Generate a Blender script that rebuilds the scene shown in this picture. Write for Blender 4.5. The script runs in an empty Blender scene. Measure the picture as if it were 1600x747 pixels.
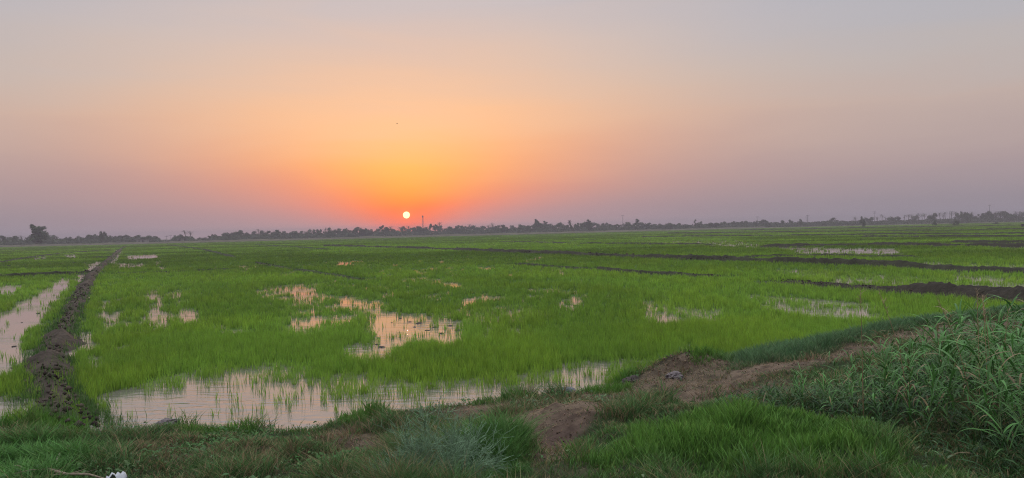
import bpy, math, random
import numpy as np
from mathutils import Matrix, Vector

rnd = random.Random(7)
rng = np.random.default_rng(11)
S = bpy.context.scene
COL = S.collection
R = math.radians

# ------------------------------------------------------------------ camera
CAMZ = 2.4
FPX = 1186.0                      # focal length in photo pixels (photo is 1600 wide)
PITCH = math.atan(14.0 / FPX)
ROLL = math.atan(37.0 / 1600.0)
_F = np.array([0, math.cos(PITCH), -math.sin(PITCH)])
_U0 = np.array([0, math.sin(PITCH), math.cos(PITCH)])
_R0 = np.array([1.0, 0, 0])
_Rt = _R0 * math.cos(ROLL) - _U0 * math.sin(ROLL)
_Up = _U0 * math.cos(ROLL) + _R0 * math.sin(ROLL)
cam_d = bpy.data.cameras.new("camera")
cam = bpy.data.objects.new("camera", cam_d)
COL.objects.link(cam)
cam_d.sensor_width = 36
cam_d.lens = 36 * FPX / 1600
cam_d.clip_start = 0.05
cam_d.clip_end = 6000
M = Matrix(((_Rt[0], _Up[0], -_F[0], 0), (_Rt[1], _Up[1], -_F[1], 0), (_Rt[2], _Up[2], -_F[2], CAMZ), (0, 0, 0, 1)))
cam.matrix_world = M
S.camera = cam


def ray(px, py):
    d = _F + _Rt * ((px - 800) / FPX) + _Up * (-(py - 373.5) / FPX)
    return d


def gp(px, py, z=0.0):
    """point of the plane at height z seen at photo pixel px, py"""
    d = ray(px, py)
    t = (z - CAMZ) / d[2]
    return (d[0] * t, d[1] * t)


def at_dist(px, py, Y):
    d = ray(px, py)
    t = Y / d[1]
    return (d[0] * t, Y, CAMZ + d[2] * t)


def horizon_y(px):
    return 359.5 + (800 - px) * 37.0 / 1600


# ------------------------------------------------------------------ world / sky
sd = ray(635, 336)
SUN_AZ = math.atan2(sd[0], sd[1])                     # from +Y towards +X
SUN_EL = math.atan2(sd[2], math.hypot(sd[0], sd[1]))
W = bpy.data.worlds.new("World")
S.world = W
W.use_nodes = True
nt = W.node_tree
nt.nodes.clear()
N, L = nt.nodes, nt.links


def srgb(r, g, b):
    f = lambda c: (c / 255 / 12.92) if c / 255 <= 0.04045 else ((c / 255 + 0.055) / 1.055) ** 2.4
    return (f(r), f(g), f(b), 1)


def mth(op, a, b=None, c=None, clamp=False):
    n = N.new('ShaderNodeMath')
    n.operation = op
    n.use_clamp = clamp
    for i, v in enumerate((a, b, c)):
        if v is None:
            continue
        if isinstance(v, (int, float)):
            n.inputs[i].default_value = v
        else:
            L.new(v, n.inputs[i])
    return n.outputs[0]


def ramp(fac, stops, interp='EASE'):
    n = N.new('ShaderNodeValToRGB')
    n.color_ramp.interpolation = interp
    e = n.color_ramp.elements
    while len(e) < len(stops):
        e.new(0.5)
    for i, (p, c) in enumerate(stops):
        e[i].position = p
        e[i].color = c
    L.new(fac, n.inputs[0])
    return n.outputs[0]


tc = N.new('ShaderNodeTexCoord')
sp = N.new('ShaderNodeSeparateXYZ')
smap = N.new('ShaderNodeMapping')
smap.inputs['Scale'].default_value = (2.2, 2.2, 13)
L.new(tc.outputs['Generated'], smap.inputs['Vector'])
snz = N.new('ShaderNodeTexNoise')
snz.inputs['Scale'].default_value = 1.6
snz.inputs['Detail'].default_value = 3
snz.inputs['Distortion'].default_value = 0.4
L.new(smap.outputs[0], snz.inputs['Vector'])
L.new(tc.outputs['Generated'], sp.inputs[0])
elev0 = mth('MULTIPLY', mth('ARCSINE', sp.outputs[2]), 180 / math.pi)          # degrees
# uneven layers of dust bend the bands of colour a little
elev = mth('ADD', elev0, mth('MULTIPLY', mth('SUBTRACT', snz.outputs['Fac'], 0.5), mth('MINIMUM', mth('MULTIPLY', mth('MAXIMUM', elev0, 0), 0.55), 3.4)))
azim = mth('MULTIPLY', mth('ARCTAN2', sp.outputs[0], sp.outputs[1]), 180 / math.pi)
da = mth('ABSOLUTE', mth('SUBTRACT', azim, math.degrees(SUN_AZ)))
EMAX = 60.0
ef = mth('DIVIDE', elev, EMAX, clamp=True)


def E(stops):
    return [(e / EMAX, c) for e, c in stops]


def lum(c, k):
    return (c[0] * k, c[1] * k, c[2] * k, 1)


ZEN = (1.92, 1.97, 2.02, 1)
DUSK = (0.78, 0.76, 0.80, 1)
HZ_DENS = 0.0009                       # the evening haze lies between the eye and the sky, so the sky behind it is
HZ_RAD = (0.265, 0.222, 0.262)         # brighter than it looks through it
GAIN = 4.0


def air(e, c):
    ln = min(1730.0, 12.8 / math.sin(R(max(e, 0.3))))
    T = math.exp(-HZ_DENS * ln)
    return tuple(max(0.012, (c[i] - (1 - T) * HZ_RAD[i]) / T) / GAIN for i in range(3)) + (1,)


def SK(stops):
    """densify the stops so that the air correction follows smoothly"""
    es = sorted(set([s_[0] for s_ in stops] + [0.9, 1.3, 1.8, 2.5, 3.2, 4, 5.5, 12]))
    out = []
    for e in es:
        for (e0, c0), (e1, c1) in zip(stops[:-1], stops[1:]):
            if e0 <= e <= e1:
                f = (e - e0) / (e1 - e0)
                out.append((e, air(e, [c0[i] * (1 - f) + c1[i] * f for i in range(3)])))
                break
    return [(e / EMAX, c) for e, c in out]


far = ramp(ef, SK([(0, srgb(146, 137, 150)), (1.5, srgb(152, 141, 151)), (4, srgb(170, 153, 156)), (8, srgb(188, 170, 165)),
                   (11, srgb(184, 176, 176)), (13.5, srgb(178, 176, 183)), (17, srgb(175, 177, 189)), (27, DUSK), (60, ZEN)]), 'LINEAR')
mid = ramp(ef, SK([(0, srgb(172, 146, 153)), (1.5, srgb(190, 150, 151)), (3.2, srgb(208, 153, 140)), (6, srgb(220, 170, 147)),
                   (10, srgb(217, 188, 168)), (14, srgb(205, 190, 184)), (17, srgb(188, 181, 187)), (27, DUSK), (60, ZEN)]), 'LINEAR')
wing = ramp(ef, SK([(0, srgb(200, 142, 145)), (0.9, srgb(226, 138, 126)), (2.0, srgb(250, 138, 106)), (3.6, srgb(248, 150, 110)), (5.2, srgb(246, 164, 120)),
                    (8, srgb(239, 185, 148)), (12, srgb(219, 189, 170)), (17, srgb(197, 188, 189)), (27, DUSK), (60, ZEN)]), 'LINEAR')
core = ramp(ef, SK([(0, srgb(215, 130, 120)), (0.7, srgb(240, 128, 104)), (1.6, srgb(255, 132, 86)), (2.4, srgb(255, 152, 80)), (3.6, srgb(255, 174, 90)), (5, srgb(255, 187, 106)),
                    (8, srgb(247, 194, 148)), (12, srgb(222, 190, 170)), (17, srgb(198, 188, 189)), (27, DUSK), (60, ZEN)]), 'LINEAR')


def fac(fn):
    n = N.new('ShaderNodeFloatCurve')
    return n


def falloff(sig, p):
    # exp(-(da/sig)^p)
    q = mth('POWER', mth('DIVIDE', da, sig), p)
    return mth('POWER', math.e, mth('MULTIPLY', q, -1))


e_mid = mth('ADD', 18.0, mth('MULTIPLY', mth('MINIMUM', elev, 12), 0.25))
e_core = mth('ADD', 1.5, mth('MULTIPLY', mth('MINIMUM', mth('MAXIMUM', elev, 0), 9), 0.95))
e_wing = mth('ADD', 4.0, mth('MULTIPLY', mth('MINIMUM', mth('MAXIMUM', elev, 0), 8), 1.6))
w_mid = falloff(e_mid, 2.0)
w_core = falloff(e_core, 1.7)
w_wing = falloff(e_wing, 1.8)


def mixc(f, a, b):
    n = N.new('ShaderNodeMix')
    n.data_type = 'RGBA'
    L.new(f, n.inputs[0])
    L.new(a, n.inputs[6])
    L.new(b, n.inputs[7])
    return n.outputs[2]


skyc = mixc(w_core, mixc(w_wing, mixc(w_mid, far, mid), wing), core)
# the disc of the low sun, softly edged by the haze
dot = N.new('ShaderNodeVectorMath')
dot.operation = 'DOT_PRODUCT'
L.new(tc.outputs['Generated'], dot.inputs[0])
sdn = sd / np.linalg.norm(sd)
dot.inputs[1].default_value = tuple(sdn)
ang = mth('MULTIPLY', mth('ARCCOSINE', mth('MINIMUM', dot.outputs['Value'], 1.0)), 180 / math.pi)
disc = mth('SUBTRACT', 1.0, mth('DIVIDE', mth('SUBTRACT', ang, 0.225), 0.05), clamp=True)
gl = mth('MULTIPLY', mth('POWER', math.e, mth('MULTIPLY', mth('POWER', mth('DIVIDE', ang, 0.5), 1.3), -1)), 0.35)
dcol = N.new('ShaderNodeRGB')
dcol.outputs[0].default_value = (3.4 / 4, 2.25 / 4, 1.0 / 4, 1)
gcol = N.new('ShaderNodeRGB')
gcol.outputs[0].default_value = (2.2 / 4, 0.42 / 4, 0.10 / 4, 1)
sky2 = mixc(disc, mixc(gl, skyc, gcol.outputs[0]), dcol.outputs[0])
bg1 = N.new('ShaderNodeBackground')
L.new(sky2, bg1.inputs[0])
bg1.inputs[1].default_value = GAIN
nis = N.new('ShaderNodeTexSky')
nis.sky_type = 'NISHITA'
nis.sun_disc = False
nis.sun_elevation = SUN_EL
nis.sun_rotation = SUN_AZ
nis.dust_density = 4
nis.air_density = 1.5
bg2 = N.new('ShaderNodeBackground')
L.new(nis.outputs[0], bg2.inputs[0])
bg2.inputs[1].default_value = 0.02
add = N.new('ShaderNodeAddShader')
L.new(bg1.outputs[0], add.inputs[0])
L.new(bg2.outputs[0], add.inputs[1])
wo = N.new('ShaderNodeOutputWorld')
L.new(add.outputs[0], wo.inputs[0])
W.cycles.sampling_method = 'MANUAL'
W.cycles.sample_map_resolution = 1024

sun_d = bpy.data.lights.new("sun", 'SUN')
sun_d.energy = 1.0
sun_d.angle = R(0.6)
sun_d.color = (1.0, 0.62, 0.34)
sun = bpy.data.objects.new("sun", sun_d)
COL.objects.link(sun)
sun.rotation_mode = 'QUATERNION'
sun.rotation_quaternion = Vector(-sdn).to_track_quat('-Z', 'Y')
sun.location = (0, 0, 60)

S.view_settings.view_transform = 'Standard'
S.view_settings.look = 'None'
S.view_settings.exposure = 0.0
S.view_settings.gamma = 1
S.view_settings.use_curve_mapping = False
S.render.engine = 'CYCLES'
S.cycles.use_denoising = True
S.cycles.denoising_input_passes = 'RGB_ALBEDO_NORMAL'
S.cycles.denoising_prefilter = 'NONE'
S.cycles.use_adaptive_sampling = False
S.cycles.filter_width = 1.1
S.cycles.max_bounces = 8
S.cycles.volume_bounces = 1
S.cycles.transparent_max_bounces = 6
S.cycles.sample_clamp_indirect = 6


# ------------------------------------------------------------------ helpers
def tag(o, label=None, cat=None, group=None, kind=None):
    if label:
        o['label'] = label
    if cat:
        o['category'] = cat
    if group:
        o['group'] = group
    if kind:
        o['kind'] = kind
    return o


def np_mesh(name, V, quads=None, tris=None, cols=None, smooth=False):
    me = bpy.data.meshes.new(name)
    nq = 0 if quads is None else len(quads)
    n3 = 0 if tris is None else len(tris)
    me.vertices.add(len(V))
    me.vertices.foreach_set('co', np.ascontiguousarray(V, dtype=np.float32).ravel())
    parts, starts = [], []
    if nq:
        parts.append(np.asarray(quads, dtype=np.int32).ravel())
        starts.append(np.arange(nq, dtype=np.int32) * 4)
    if n3:
        parts.append(np.asarray(tris, dtype=np.int32).ravel())
        starts.append(nq * 4 + np.arange(n3, dtype=np.int32) * 3)
    li = np.concatenate(parts)
    me.loops.add(len(li))
    me.loops.foreach_set('vertex_index', li)
    me.polygons.add(nq + n3)
    me.polygons.foreach_set('loop_start', np.concatenate(starts))
    if smooth:
        me.polygons.foreach_set('use_smooth', np.ones(nq + n3, dtype=bool))
    me.update(calc_edges=True)
    if cols is not None:
        a = me.color_attributes.new('Col', 'FLOAT_COLOR', 'POINT')
        c = np.ones((len(V), 4), dtype=np.float32)
        c[:, :3] = cols
        a.data.foreach_set('color', c.ravel())
    return me


def link(name, me, mat, parent=None):
    o = bpy.data.objects.new(name, me)
    COL.objects.link(o)
    if mat is not None and not me.materials:
        me.materials.append(mat)
    if parent is not None:
        o.parent = parent
    return o


def empty(name, loc=(0, 0, 0)):
    o = bpy.data.objects.new(name, None)
    COL.objects.link(o)
    o.location = loc
    o.empty_display_size = 0.3
    return o


def mat(name, base=(0.1, 0.1, 0.1), rough=0.8, spec=0.3, attr=False, transl=0.0, noise=None, bump=None):
    m = bpy.data.materials.new(name)
    m.use_nodes = True
    t = m.node_tree
    b = t.nodes['Principled BSDF']
    out = t.nodes['Material Output']
    b.inputs['Roughness'].default_value = rough
    b.inputs['Specular IOR Level'].default_value = spec
    b.inputs['Base Color'].default_value = (*base, 1)
    src = None
    if attr:
        a = t.nodes.new('ShaderNodeAttribute')
        a.attribute_name = 'Col'
        src = a.outputs['Color']
    if noise:
        sc, lo, hi = noise
        geo = t.nodes.new('ShaderNodeNewGeometry')
        nz = t.nodes.new('ShaderNodeTexNoise')
        nz.inputs['Scale'].default_value = sc
        nz.inputs['Detail'].default_value = 7
        nz.inputs['Roughness'].default_value = 0.62
        t.links.new(geo.outputs['Position'], nz.inputs['Vector'])
        mr = t.nodes.new('ShaderNodeMapRange')
        mr.inputs[1].default_value = 0.3
        mr.inputs[2].default_value = 0.7
        mr.inputs[3].default_value = lo
        mr.inputs[4].default_value = hi
        t.links.new(nz.outputs['Fac'], mr.inputs[0])
        vm = t.nodes.new('ShaderNodeVectorMath')
        vm.operation = 'SCALE'
        if src is not None:
            t.links.new(src, vm.inputs[0])
        else:
            vm.inputs[0].default_value = base
        t.links.new(mr.outputs[0], vm.inputs['Scale'])
        src = vm.outputs[0]
    if bump:
        sc, st, ds = bump
        geo = t.nodes.new('ShaderNodeNewGeometry')
        nz = t.nodes.new('ShaderNodeTexNoise')
        nz.inputs['Scale'].default_value = sc
        nz.inputs['Detail'].default_value = 8
        nz.inputs['Roughness'].default_value = 0.65
        t.links.new(geo.outputs['Position'], nz.inputs['Vector'])
        bp = t.nodes.new('ShaderNodeBump')
        bp.inputs['Strength'].default_value = st
        bp.inputs['Distance'].default_value = ds
        t.links.new(nz.outputs['Fac'], bp.inputs['Height'])
        t.links.new(bp.outputs[0], b.inputs['Normal'])
    if src is not None:
        t.links.new(src, b.inputs['Base Color'])
    if transl > 0:
        tr = t.nodes.new('ShaderNodeBsdfTranslucent')
        tr.inputs[0].default_value = (*base, 1)
        if src is not None:
            t.links.new(src, tr.inputs[0])
        mx = t.nodes.new('ShaderNodeMixShader')
        mx.inputs[0].default_value = transl
        t.links.new(b.outputs[0], mx.inputs[1])
        t.links.new(tr.outputs[0], mx.inputs[2])
        t.links.new(mx.outputs[0], out.inputs[0])
    return m


# value noise ------------------------------------------------------------
_tab = np.random.default_rng(3).random((256, 256))


def vnoise(x, y):
    xi = np.floor(x).astype(np.int64)
    yi = np.floor(y).astype(np.int64)
    fx, fy = x - xi, y - yi
    fx = fx * fx * (3 - 2 * fx)
    fy = fy * fy * (3 - 2 * fy)
    a = _tab[xi & 255, yi & 255]
    b = _tab[(xi + 1) & 255, yi & 255]
    c = _tab[xi & 255, (yi + 1) & 255]
    d = _tab[(xi + 1) & 255, (yi + 1) & 255]
    return (a * (1 - fx) + b * fx) * (1 - fy) + (c * (1 - fx) + d * fx) * fy


def fbm(x, y, o=4, r=0.5):
    s, a, t = 0, 1, 0
    for i in range(o):
        s = s + a * vnoise(x * 2 ** i + 17.3 * i, y * 2 ** i + 9.1 * i)
        t += a
        a *= r
    return s / t


def sstep(a, b, x):
    t = np.clip((x - a) / (b - a), 0, 1)
    return t * t * (3 - 2 * t)


def seg_dist(x, y, P, closed=False):
    P = list(P)
    if closed:
        P = P + [P[0]]
    best = np.full(x.shape, 1e9)
    for (ax, ay), (bx, by) in zip(P[:-1], P[1:]):
        dx, dy = bx - ax, by - ay
        l2 = dx * dx + dy * dy + 1e-12
        t = np.clip(((x - ax) * dx + (y - ay) * dy) / l2, 0, 1)
        d = np.hypot(x - ax - t * dx, y - ay - t * dy)
        best = np.minimum(best, d)
    return best


def inside(x, y, P):
    ins = np.zeros(x.shape, dtype=bool)
    n = len(P)
    for i in range(n):
        ax, ay = P[i]
        bx, by = P[(i + 1) % n]
        if ay == by:
            continue
        c = ((ay > y) != (by > y)) & (x < (bx - ax) * (y - ay) / (by - ay) + ax)
        ins ^= c
    return ins


def sdist(x, y, P):
    """signed distance to a polygon, positive inside; evaluated only near it"""
    P = [(float(a), float(b)) for a, b in P]
    xs = [p[0] for p in P]
    ys = [p[1] for p in P]
    pad = 6 + 0.2 * max(ys)
    m = (x > min(xs) - pad) & (x < max(xs) + pad) & (y > min(ys) - pad) & (y < max(ys) + pad)
    out = np.full(x.shape, -1e3)
    if m.any():
        xm, ym = x[m], y[m]
        d = seg_dist(xm, ym, P, True)
        out[m] = np.where(inside(xm, ym, P), d, -d)
    return out


# ------------------------------------------------------------------ layout of the fields (outlines on the ground)
RICE_H = 0.215


def field_poly(pix, front=True):
    cy = sum(p[1] for p in pix) / len(pix)
    return [gp(px, py, RICE_H * 0.8 if (front and py > cy) else 0.0) for px, py in pix]


EDGE_PX = [(-900, 800), (-400, 705), (0, 655), (45, 653), (72, 640), (110, 652), (140, 672), (152, 674), (200, 664), (255, 652), (300, 657), (400, 664),
           (480, 660), (520, 648), (600, 636), (680, 628), (760, 614), (880, 608), (940, 602), (985, 580), (1040, 574),
           (1100, 566), (1180, 552), (1250, 536), (1350, 522), (1450, 509), (1520, 500), (1600, 492), (1900, 472), (2500, 440)]
EDGE = [gp(*p, 0.13) for p in EDGE_PX]
_es = np.array([p[0] / p[1] for p in EDGE])
_ey = np.array([p[1] for p in EDGE])
_o = np.argsort(_es)
_es, _ey = _es[_o], _ey[_o]


def bank_d(x, y):
    """signed distance to the water's edge of the near bank, positive on the bank"""
    s = np.where(y > 0.5, x / np.maximum(y, 0.5), 0)
    near = (y < np.interp(s, _es, _ey)) | (y <= 0.5)
    d = seg_dist(x, y, EDGE)
    return np.where(near, d, -d)


# water: (outline, openness 0..1, edge softness in m)
WATER = [
    (field_poly([(140, 672), (146, 640), (160, 620), (205, 606), (250, 588), (330, 575), (470, 569), (560, 588), (700, 598), (850, 578), (960, 562),
                 (1015, 566), (985, 585), (900, 625), (760, 640), (600, 660), (480, 680), (400, 680), (300, 680), (200, 690)], False), 1.0, 0.5),
    (field_poly([(-90, 520), (-20, 496), (22, 480), (96, 434), (114, 436), (98, 468), (52, 520), (34, 545), (46, 580), (0, 592), (-90, 606)], False), 1.0, 0.35),
    (field_poly([(-80, 625), (0, 620), (58, 627), (50, 650), (0, 658), (-80, 665)], False), 1.0, 0.25),
    (field_poly([(112, 436), (146, 408), (162, 410), (140, 436)]), 1.0, 0.5),
    (field_poly([(164, 410), (180, 390), (193, 392), (180, 412)]), 1.0, 0.5),
    (field_poly([(505, 462), (560, 466), (600, 486), (650, 494), (715, 503), (738, 520), (700, 530), (640, 524), (600, 550), (545, 545), (528, 532), (585, 517), (562, 492), (520, 478)]), 0.97, 0.5),
    (field_poly([(405, 450), (480, 442), (525, 458), (480, 462), (412, 462)]), 0.86, 0.6),
    (field_poly([(430, 470), (520, 466), (540, 505), (500, 525), (440, 505)]), 0.68, 0.7),
    (field_poly([(224, 458), (246, 448), (272, 490), (232, 494)]), 0.94, 0.3),
    (field_poly([(264, 456), (284, 458), (312, 494), (282, 496)]), 0.94, 0.3),
    (field_poly([(120, 520), (135, 520), (165, 556), (160, 575), (142, 570)]), 0.85, 0.2),
    (field_poly([(150, 480), (175, 468), (182, 500), (160, 512)]), 0.80, 0.25),
    (field_poly([(195, 400), (246, 397), (248, 402), (200, 404)]), 1.0, 0.5),
    (field_poly([(182, 412), (230, 411), (230, 416), (184, 416)]), 0.9, 0.5),
    (field_poly([(238, 410), (250, 408), (270, 425), (256, 426)]), 0.70, 0.4),
    (field_poly([(518, 409), (570, 407), (572, 412), (520, 413)]), 0.85, 0.6),
    (field_poly([(370, 416), (395, 415), (396, 420), (372, 421)]), 0.9, 0.5),
    (field_poly([(625, 434), (700, 436), (760, 450), (800, 460), (760, 462), (690, 446), (628, 440)]), 0.78, 0.6),
    (field_poly([(590, 450), (612, 448), (618, 458), (596, 460)]), 0.85, 0.4),
    (field_poly([(770, 478), (840, 478), (845, 492), (775, 492)]), 0.5, 0.5),
    (field_poly([(700, 488), (760, 480), (790, 495), (745, 505)]), 0.5, 0.5),
    (field_poly([(1005, 482), (1060, 477), (1130, 487), (1120, 499), (1030, 496)]), 0.84, 0.4),
    (field_poly([(1170, 462), (1280, 468), (1375, 476), (1370, 488), (1300, 488), (1210, 478)]), 0.92, 0.4),
    (field_poly([(1228, 387), (1410, 389), (1412, 395), (1240, 394)]), 1.0, 0.7),
    (field_poly([(1060, 378), (1150, 379), (1300, 385), (1300, 388), (1100, 383)]), 0.8, 0.8),
    (field_poly([(1200, 422), (1300, 424), (1420, 432), (1640, 446), (1640, 458), (1440, 450), (1300, 440)]), 0.72, 0.6),
    (field_poly([(1480, 428), (1640, 436), (1640, 452), (1500, 444)]), 0.80, 0.5),
    (field_poly([(1330, 416), (1460, 410), (1640, 416), (1640, 424), (1480, 420)]), 0.74, 0.6),
    (field_poly([(1560, 416), (1640, 416), (1640, 422), (1575, 421)]), 1.0, 0.6),
    (field_poly([(980, 377), (1150, 376), (1180, 380), (1010, 382)]), 0.66, 0.8),
    (field_poly([(1535, 381), (1640, 382), (1640, 387), (1540, 386)]), 0.9, 0.8),
    (field_poly([(1325, 430), (1345, 428), (1350, 436), (1330, 437)]), 0.8, 0.4),
    (field_poly([(0, 444), (40, 446), (20, 456), (-10, 458)]), 0.75, 0.4),
    (field_poly([(50, 401), (75, 400), (76, 404), (52, 405)]), 0.9, 0.4),
    (field_poly([(1062, 540), (1085, 540), (1086, 556), (1064, 558)]), 0.9, 0.2),
    (field_poly([(100, 398), (120, 397), (120, 401), (102, 402)]), 0.85, 0.4),
]

# bunds: (pixels, half width m, height m, grassy 0..1)
BUNDS = [
    ([(196, 385), (186, 392), (172, 405), (150, 425), (138, 440), (122, 468), (108, 500), (92, 530), (80, 560), (78, 590), (88, 625), (112, 662), (140, 690)], 0.36, 0.25, 0.45),
    ([(506, 385), (560, 386), (680, 390), (800, 395), (940, 401), (1080, 407), (1140, 409)], 0.75, 0.38, 0.3),
    ([(1120, 407), (1180, 410), (1320, 415), (1420, 420), (1500, 424), (1640, 430), (1900, 440)], 0.75, 0.39, 0.35),
    ([(1205, 442), (1300, 449), (1380, 456), (1440, 460), (1500, 463), (1560, 468), (1620, 476), (1760, 486)], 0.85, 0.42, 0.08),
    ([(1130, 409), (1180, 403), (1300, 401), (1450, 404)], 0.5, 0.22, 0.5),
    ([(262, 383), (320, 391), (366, 403)], 0.6, 0.26, 0.6),
    ([(400, 411), (440, 419), (500, 428), (570, 439)], 0.5, 0.14, 0.7),
    ([(-120, 434), (0, 434), (60, 431), (110, 429), (152, 425)], 0.4, 0.26, 0.5),
    ([(-120, 424), (0, 411), (40, 404), (100, 396), (180, 391)], 0.5, 0.24, 0.5),
    ([(-120, 420), (0, 417), (80, 413), (150, 411)], 0.4, 0.14, 0.7),
    ([(140, 403), (165, 403), (180, 402)], 0.4, 0.2, 0.5),
    ([(160, 429), (260, 426), (380, 420)], 0.4, 0.12, 0.7),
    ([(800, 414), (860, 418), (940, 423)], 0.45, 0.20, 0.6),
    ([(925, 421), (1000, 429), (1060, 432), (1150, 435)], 0.45, 0.22, 0.4),
    ([(1180, 387), (1270, 385), (1360, 384), (1440, 385), (1640, 387), (1900, 388)], 0.9, 0.36, 0.2),
    ([(1000, 371), (1200, 369), (1400, 367), (1640, 366)], 1.0, 0.34, 0.4),
    ([(1040, 365), (1250, 363), (1450, 361), (1640, 358)], 1.1, 0.36, 0.4),
    ([(1150, 360), (1320, 357), (1500, 354), (1640, 352)], 1.3, 0.40, 0.4),
    ([(1480, 380), (1560, 381), (1640, 381)], 1.0, 0.35, 0.3),
    ([(1340, 371), (1500, 371), (1640, 371)], 0.9, 0.34, 0.3),
    ([(780, 378), (900, 381), (1000, 382), (1120, 383)], 0.8, 0.26, 0.4),
    ([(400, 383), (470, 387), (520, 391)], 0.8, 0.22, 0.7),
]
BUNDS = [(p_, w_ * (1.0 if k_ in (0, 3) else 0.75), h_ * (1.0 if k_ == 0 else 1.02), g_) for k_, (p_, w_, h_, g_) in enumerate(BUNDS)]
BUNDW = [([gp(*p) for p in px], w, h, g) for px, w, h, g in BUNDS]


def bund_mask(x, y):
    m = np.zeros(x.shape)
    for P, w, h, g in BUNDW:
        xs = [p[0] for p in P]
        ys = [p[1] for p in P]
        k = (x > min(xs) - 4) & (x < max(xs) + 4) & (y > min(ys) - 4) & (y < max(ys) + 4)
        if k.any():
            d = seg_dist(x[k], y[k], P)
            if len(P) > 1 and h > 0.25:
                # stalks just in front of a bund are short and sparse, so widen the cleared strip a little
                m[k] = np.maximum(m[k], 1 - sstep(w * 0.7, w * 1.15, d))
            else:
                m[k] = np.maximum(m[k], 1 - sstep(w * 0.9, w * 1.5, d))
    return m


def wetness(x, y):
    """1 open water, 0 closed rice canopy"""
    n1 = fbm(x * 1.1, y * 0.7, 4, 0.6)
    n2 = fbm(x * 0.5 + 40, y * 0.25, 3)
    w = np.zeros(x.shape)
    for P, s, soft in WATER:
        sdv = sdist(x, y, P)
        k = sstep(-soft, soft, sdv + (n1 - 0.5) * 2.4 * soft)
        v = k * s
        if s < 0.95:
            v = v * (0.15 + 1.7 * n1)
        w = np.maximum(w, v)
    # scattered gaps in the stand
    d = np.hypot(x, y)
    spots = sstep(0.57, 0.64, fbm(x * 1.9 + 8, y * 0.6 + 3, 3, 0.6)) * sstep(0.42, 0.52, n2)
    band = sstep(14, 19, d) * (1 - sstep(60, 90, d)) * (1 - sstep(3.0, 9.0, x))
    w = np.maximum(w, 1.0 * spots * band)
    return np.clip(w, 0, 1)


def sparse_mask(x, y):
    """where the stand is thinned but not open"""
    m = np.zeros(x.shape)
    o = np.zeros(x.shape)
    for P, s, soft in WATER:
        k = sstep(-1.5 * soft, 0, sdist(x, y, P))
        if s < 0.95:
            m = np.maximum(m, k)
        else:
            o = np.maximum(o, k)
    return np.maximum(m, (np.hypot(x, y) > 14) * 0.8) * (1 - o)


BARE = [  # bare or strawy soil on the bank: (outline, strength, softness)
    ([gp(*p, 0.3) for p in [(1060, 600), (1120, 572), (1190, 560), (1260, 550), (1350, 536), (1430, 522), (1530, 510), (1600, 508), (1600, 524), (1460, 541), (1380, 554), (1300, 572), (1210, 592), (1130, 616), (1070, 628)]], 1.0, 0.3),
    ([gp(*p, 0.35) for p in [(735, 660), (800, 646), (860, 636), (935, 640), (965, 660), (915, 684), (890, 704), (885, 730), (905, 780), (825, 780), (842, 715), (820, 697), (742, 692)]], 1.0, 0.12),
    ([gp(*p, 0.2) for p in [(880, 612), (960, 600), (1060, 600), (1110, 600), (1120, 620), (1070, 640), (960, 646), (890, 636)]], 0.85, 0.35),
    ([gp(*p, 0.2) for p in [(680, 636), (740, 624), (830, 618), (830, 632), (760, 652), (690, 656)]], 0.85, 0.2),
    ([gp(*p, 0.25) for p in [(470, 668), (540, 655), (590, 668), (610, 690), (540, 706), (480, 696)]], 0.9, 0.2),
    ([gp(*p, 0.3) for p in [(170, 690), (260, 672), (340, 680), (460, 700), (500, 722), (380, 734), (200, 728)]], 0.5, 0.3),
    ([gp(*p, 0.25) for p in [(960, 600), (1000, 575), (1050, 562), (1150, 556), (1190, 565), (1120, 600), (1040, 606)]], 0.85, 0.25),
    ([gp(*p, 0.3) for p in [(1040, 600), (1140, 598), (1240, 590), (1250, 616), (1120, 632)]], 0.7, 0.3),
]
BRIGHT = [gp(*p, 0.5) for p in [(870, 800), (905, 705), (960, 676), (1010, 660), (1160, 672), (1240, 690), (1330, 702), (1440, 750), (1480, 800)]]
REEDS = [gp(*p, 0.45) for p in [(1175, 655), (1260, 632), (1360, 612), (1480, 588), (1560, 572), (1700, 560), (1900, 560), (1900, 800), (1600, 800), (1500, 742), (1400, 712), (1290, 700), (1200, 688), (1150, 650)]]
TALLGRASS = [gp(*p, 0.4) for p in [(-200, 690), (0, 668), (90, 664), (150, 690), (160, 730), (120, 800), (-250, 800)]]
HUMP = [gp(*p, 0.5) for p in [(740, 702), (800, 694), (838, 708), (835, 740), (830, 790), (700, 790), (700, 720)]]


def bare_mask(x, y):
    n = fbm(x * 2.3, y * 2.3, 4, 0.6)
    m = np.zeros(x.shape)
    for P, s, soft in BARE:
        m = np.maximum(m, s * sstep(-soft, soft, sdist(x, y, P) + (n - 0.5) * 2.2 * soft))
    return m


def gauss(x, y, p, rx, ry, z0=0.0):
    cx, cy = gp(p[0], p[1], z0)
    return np.exp(-((x - cx) / rx) ** 2 - ((y - cy) / ry) ** 2)


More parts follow.
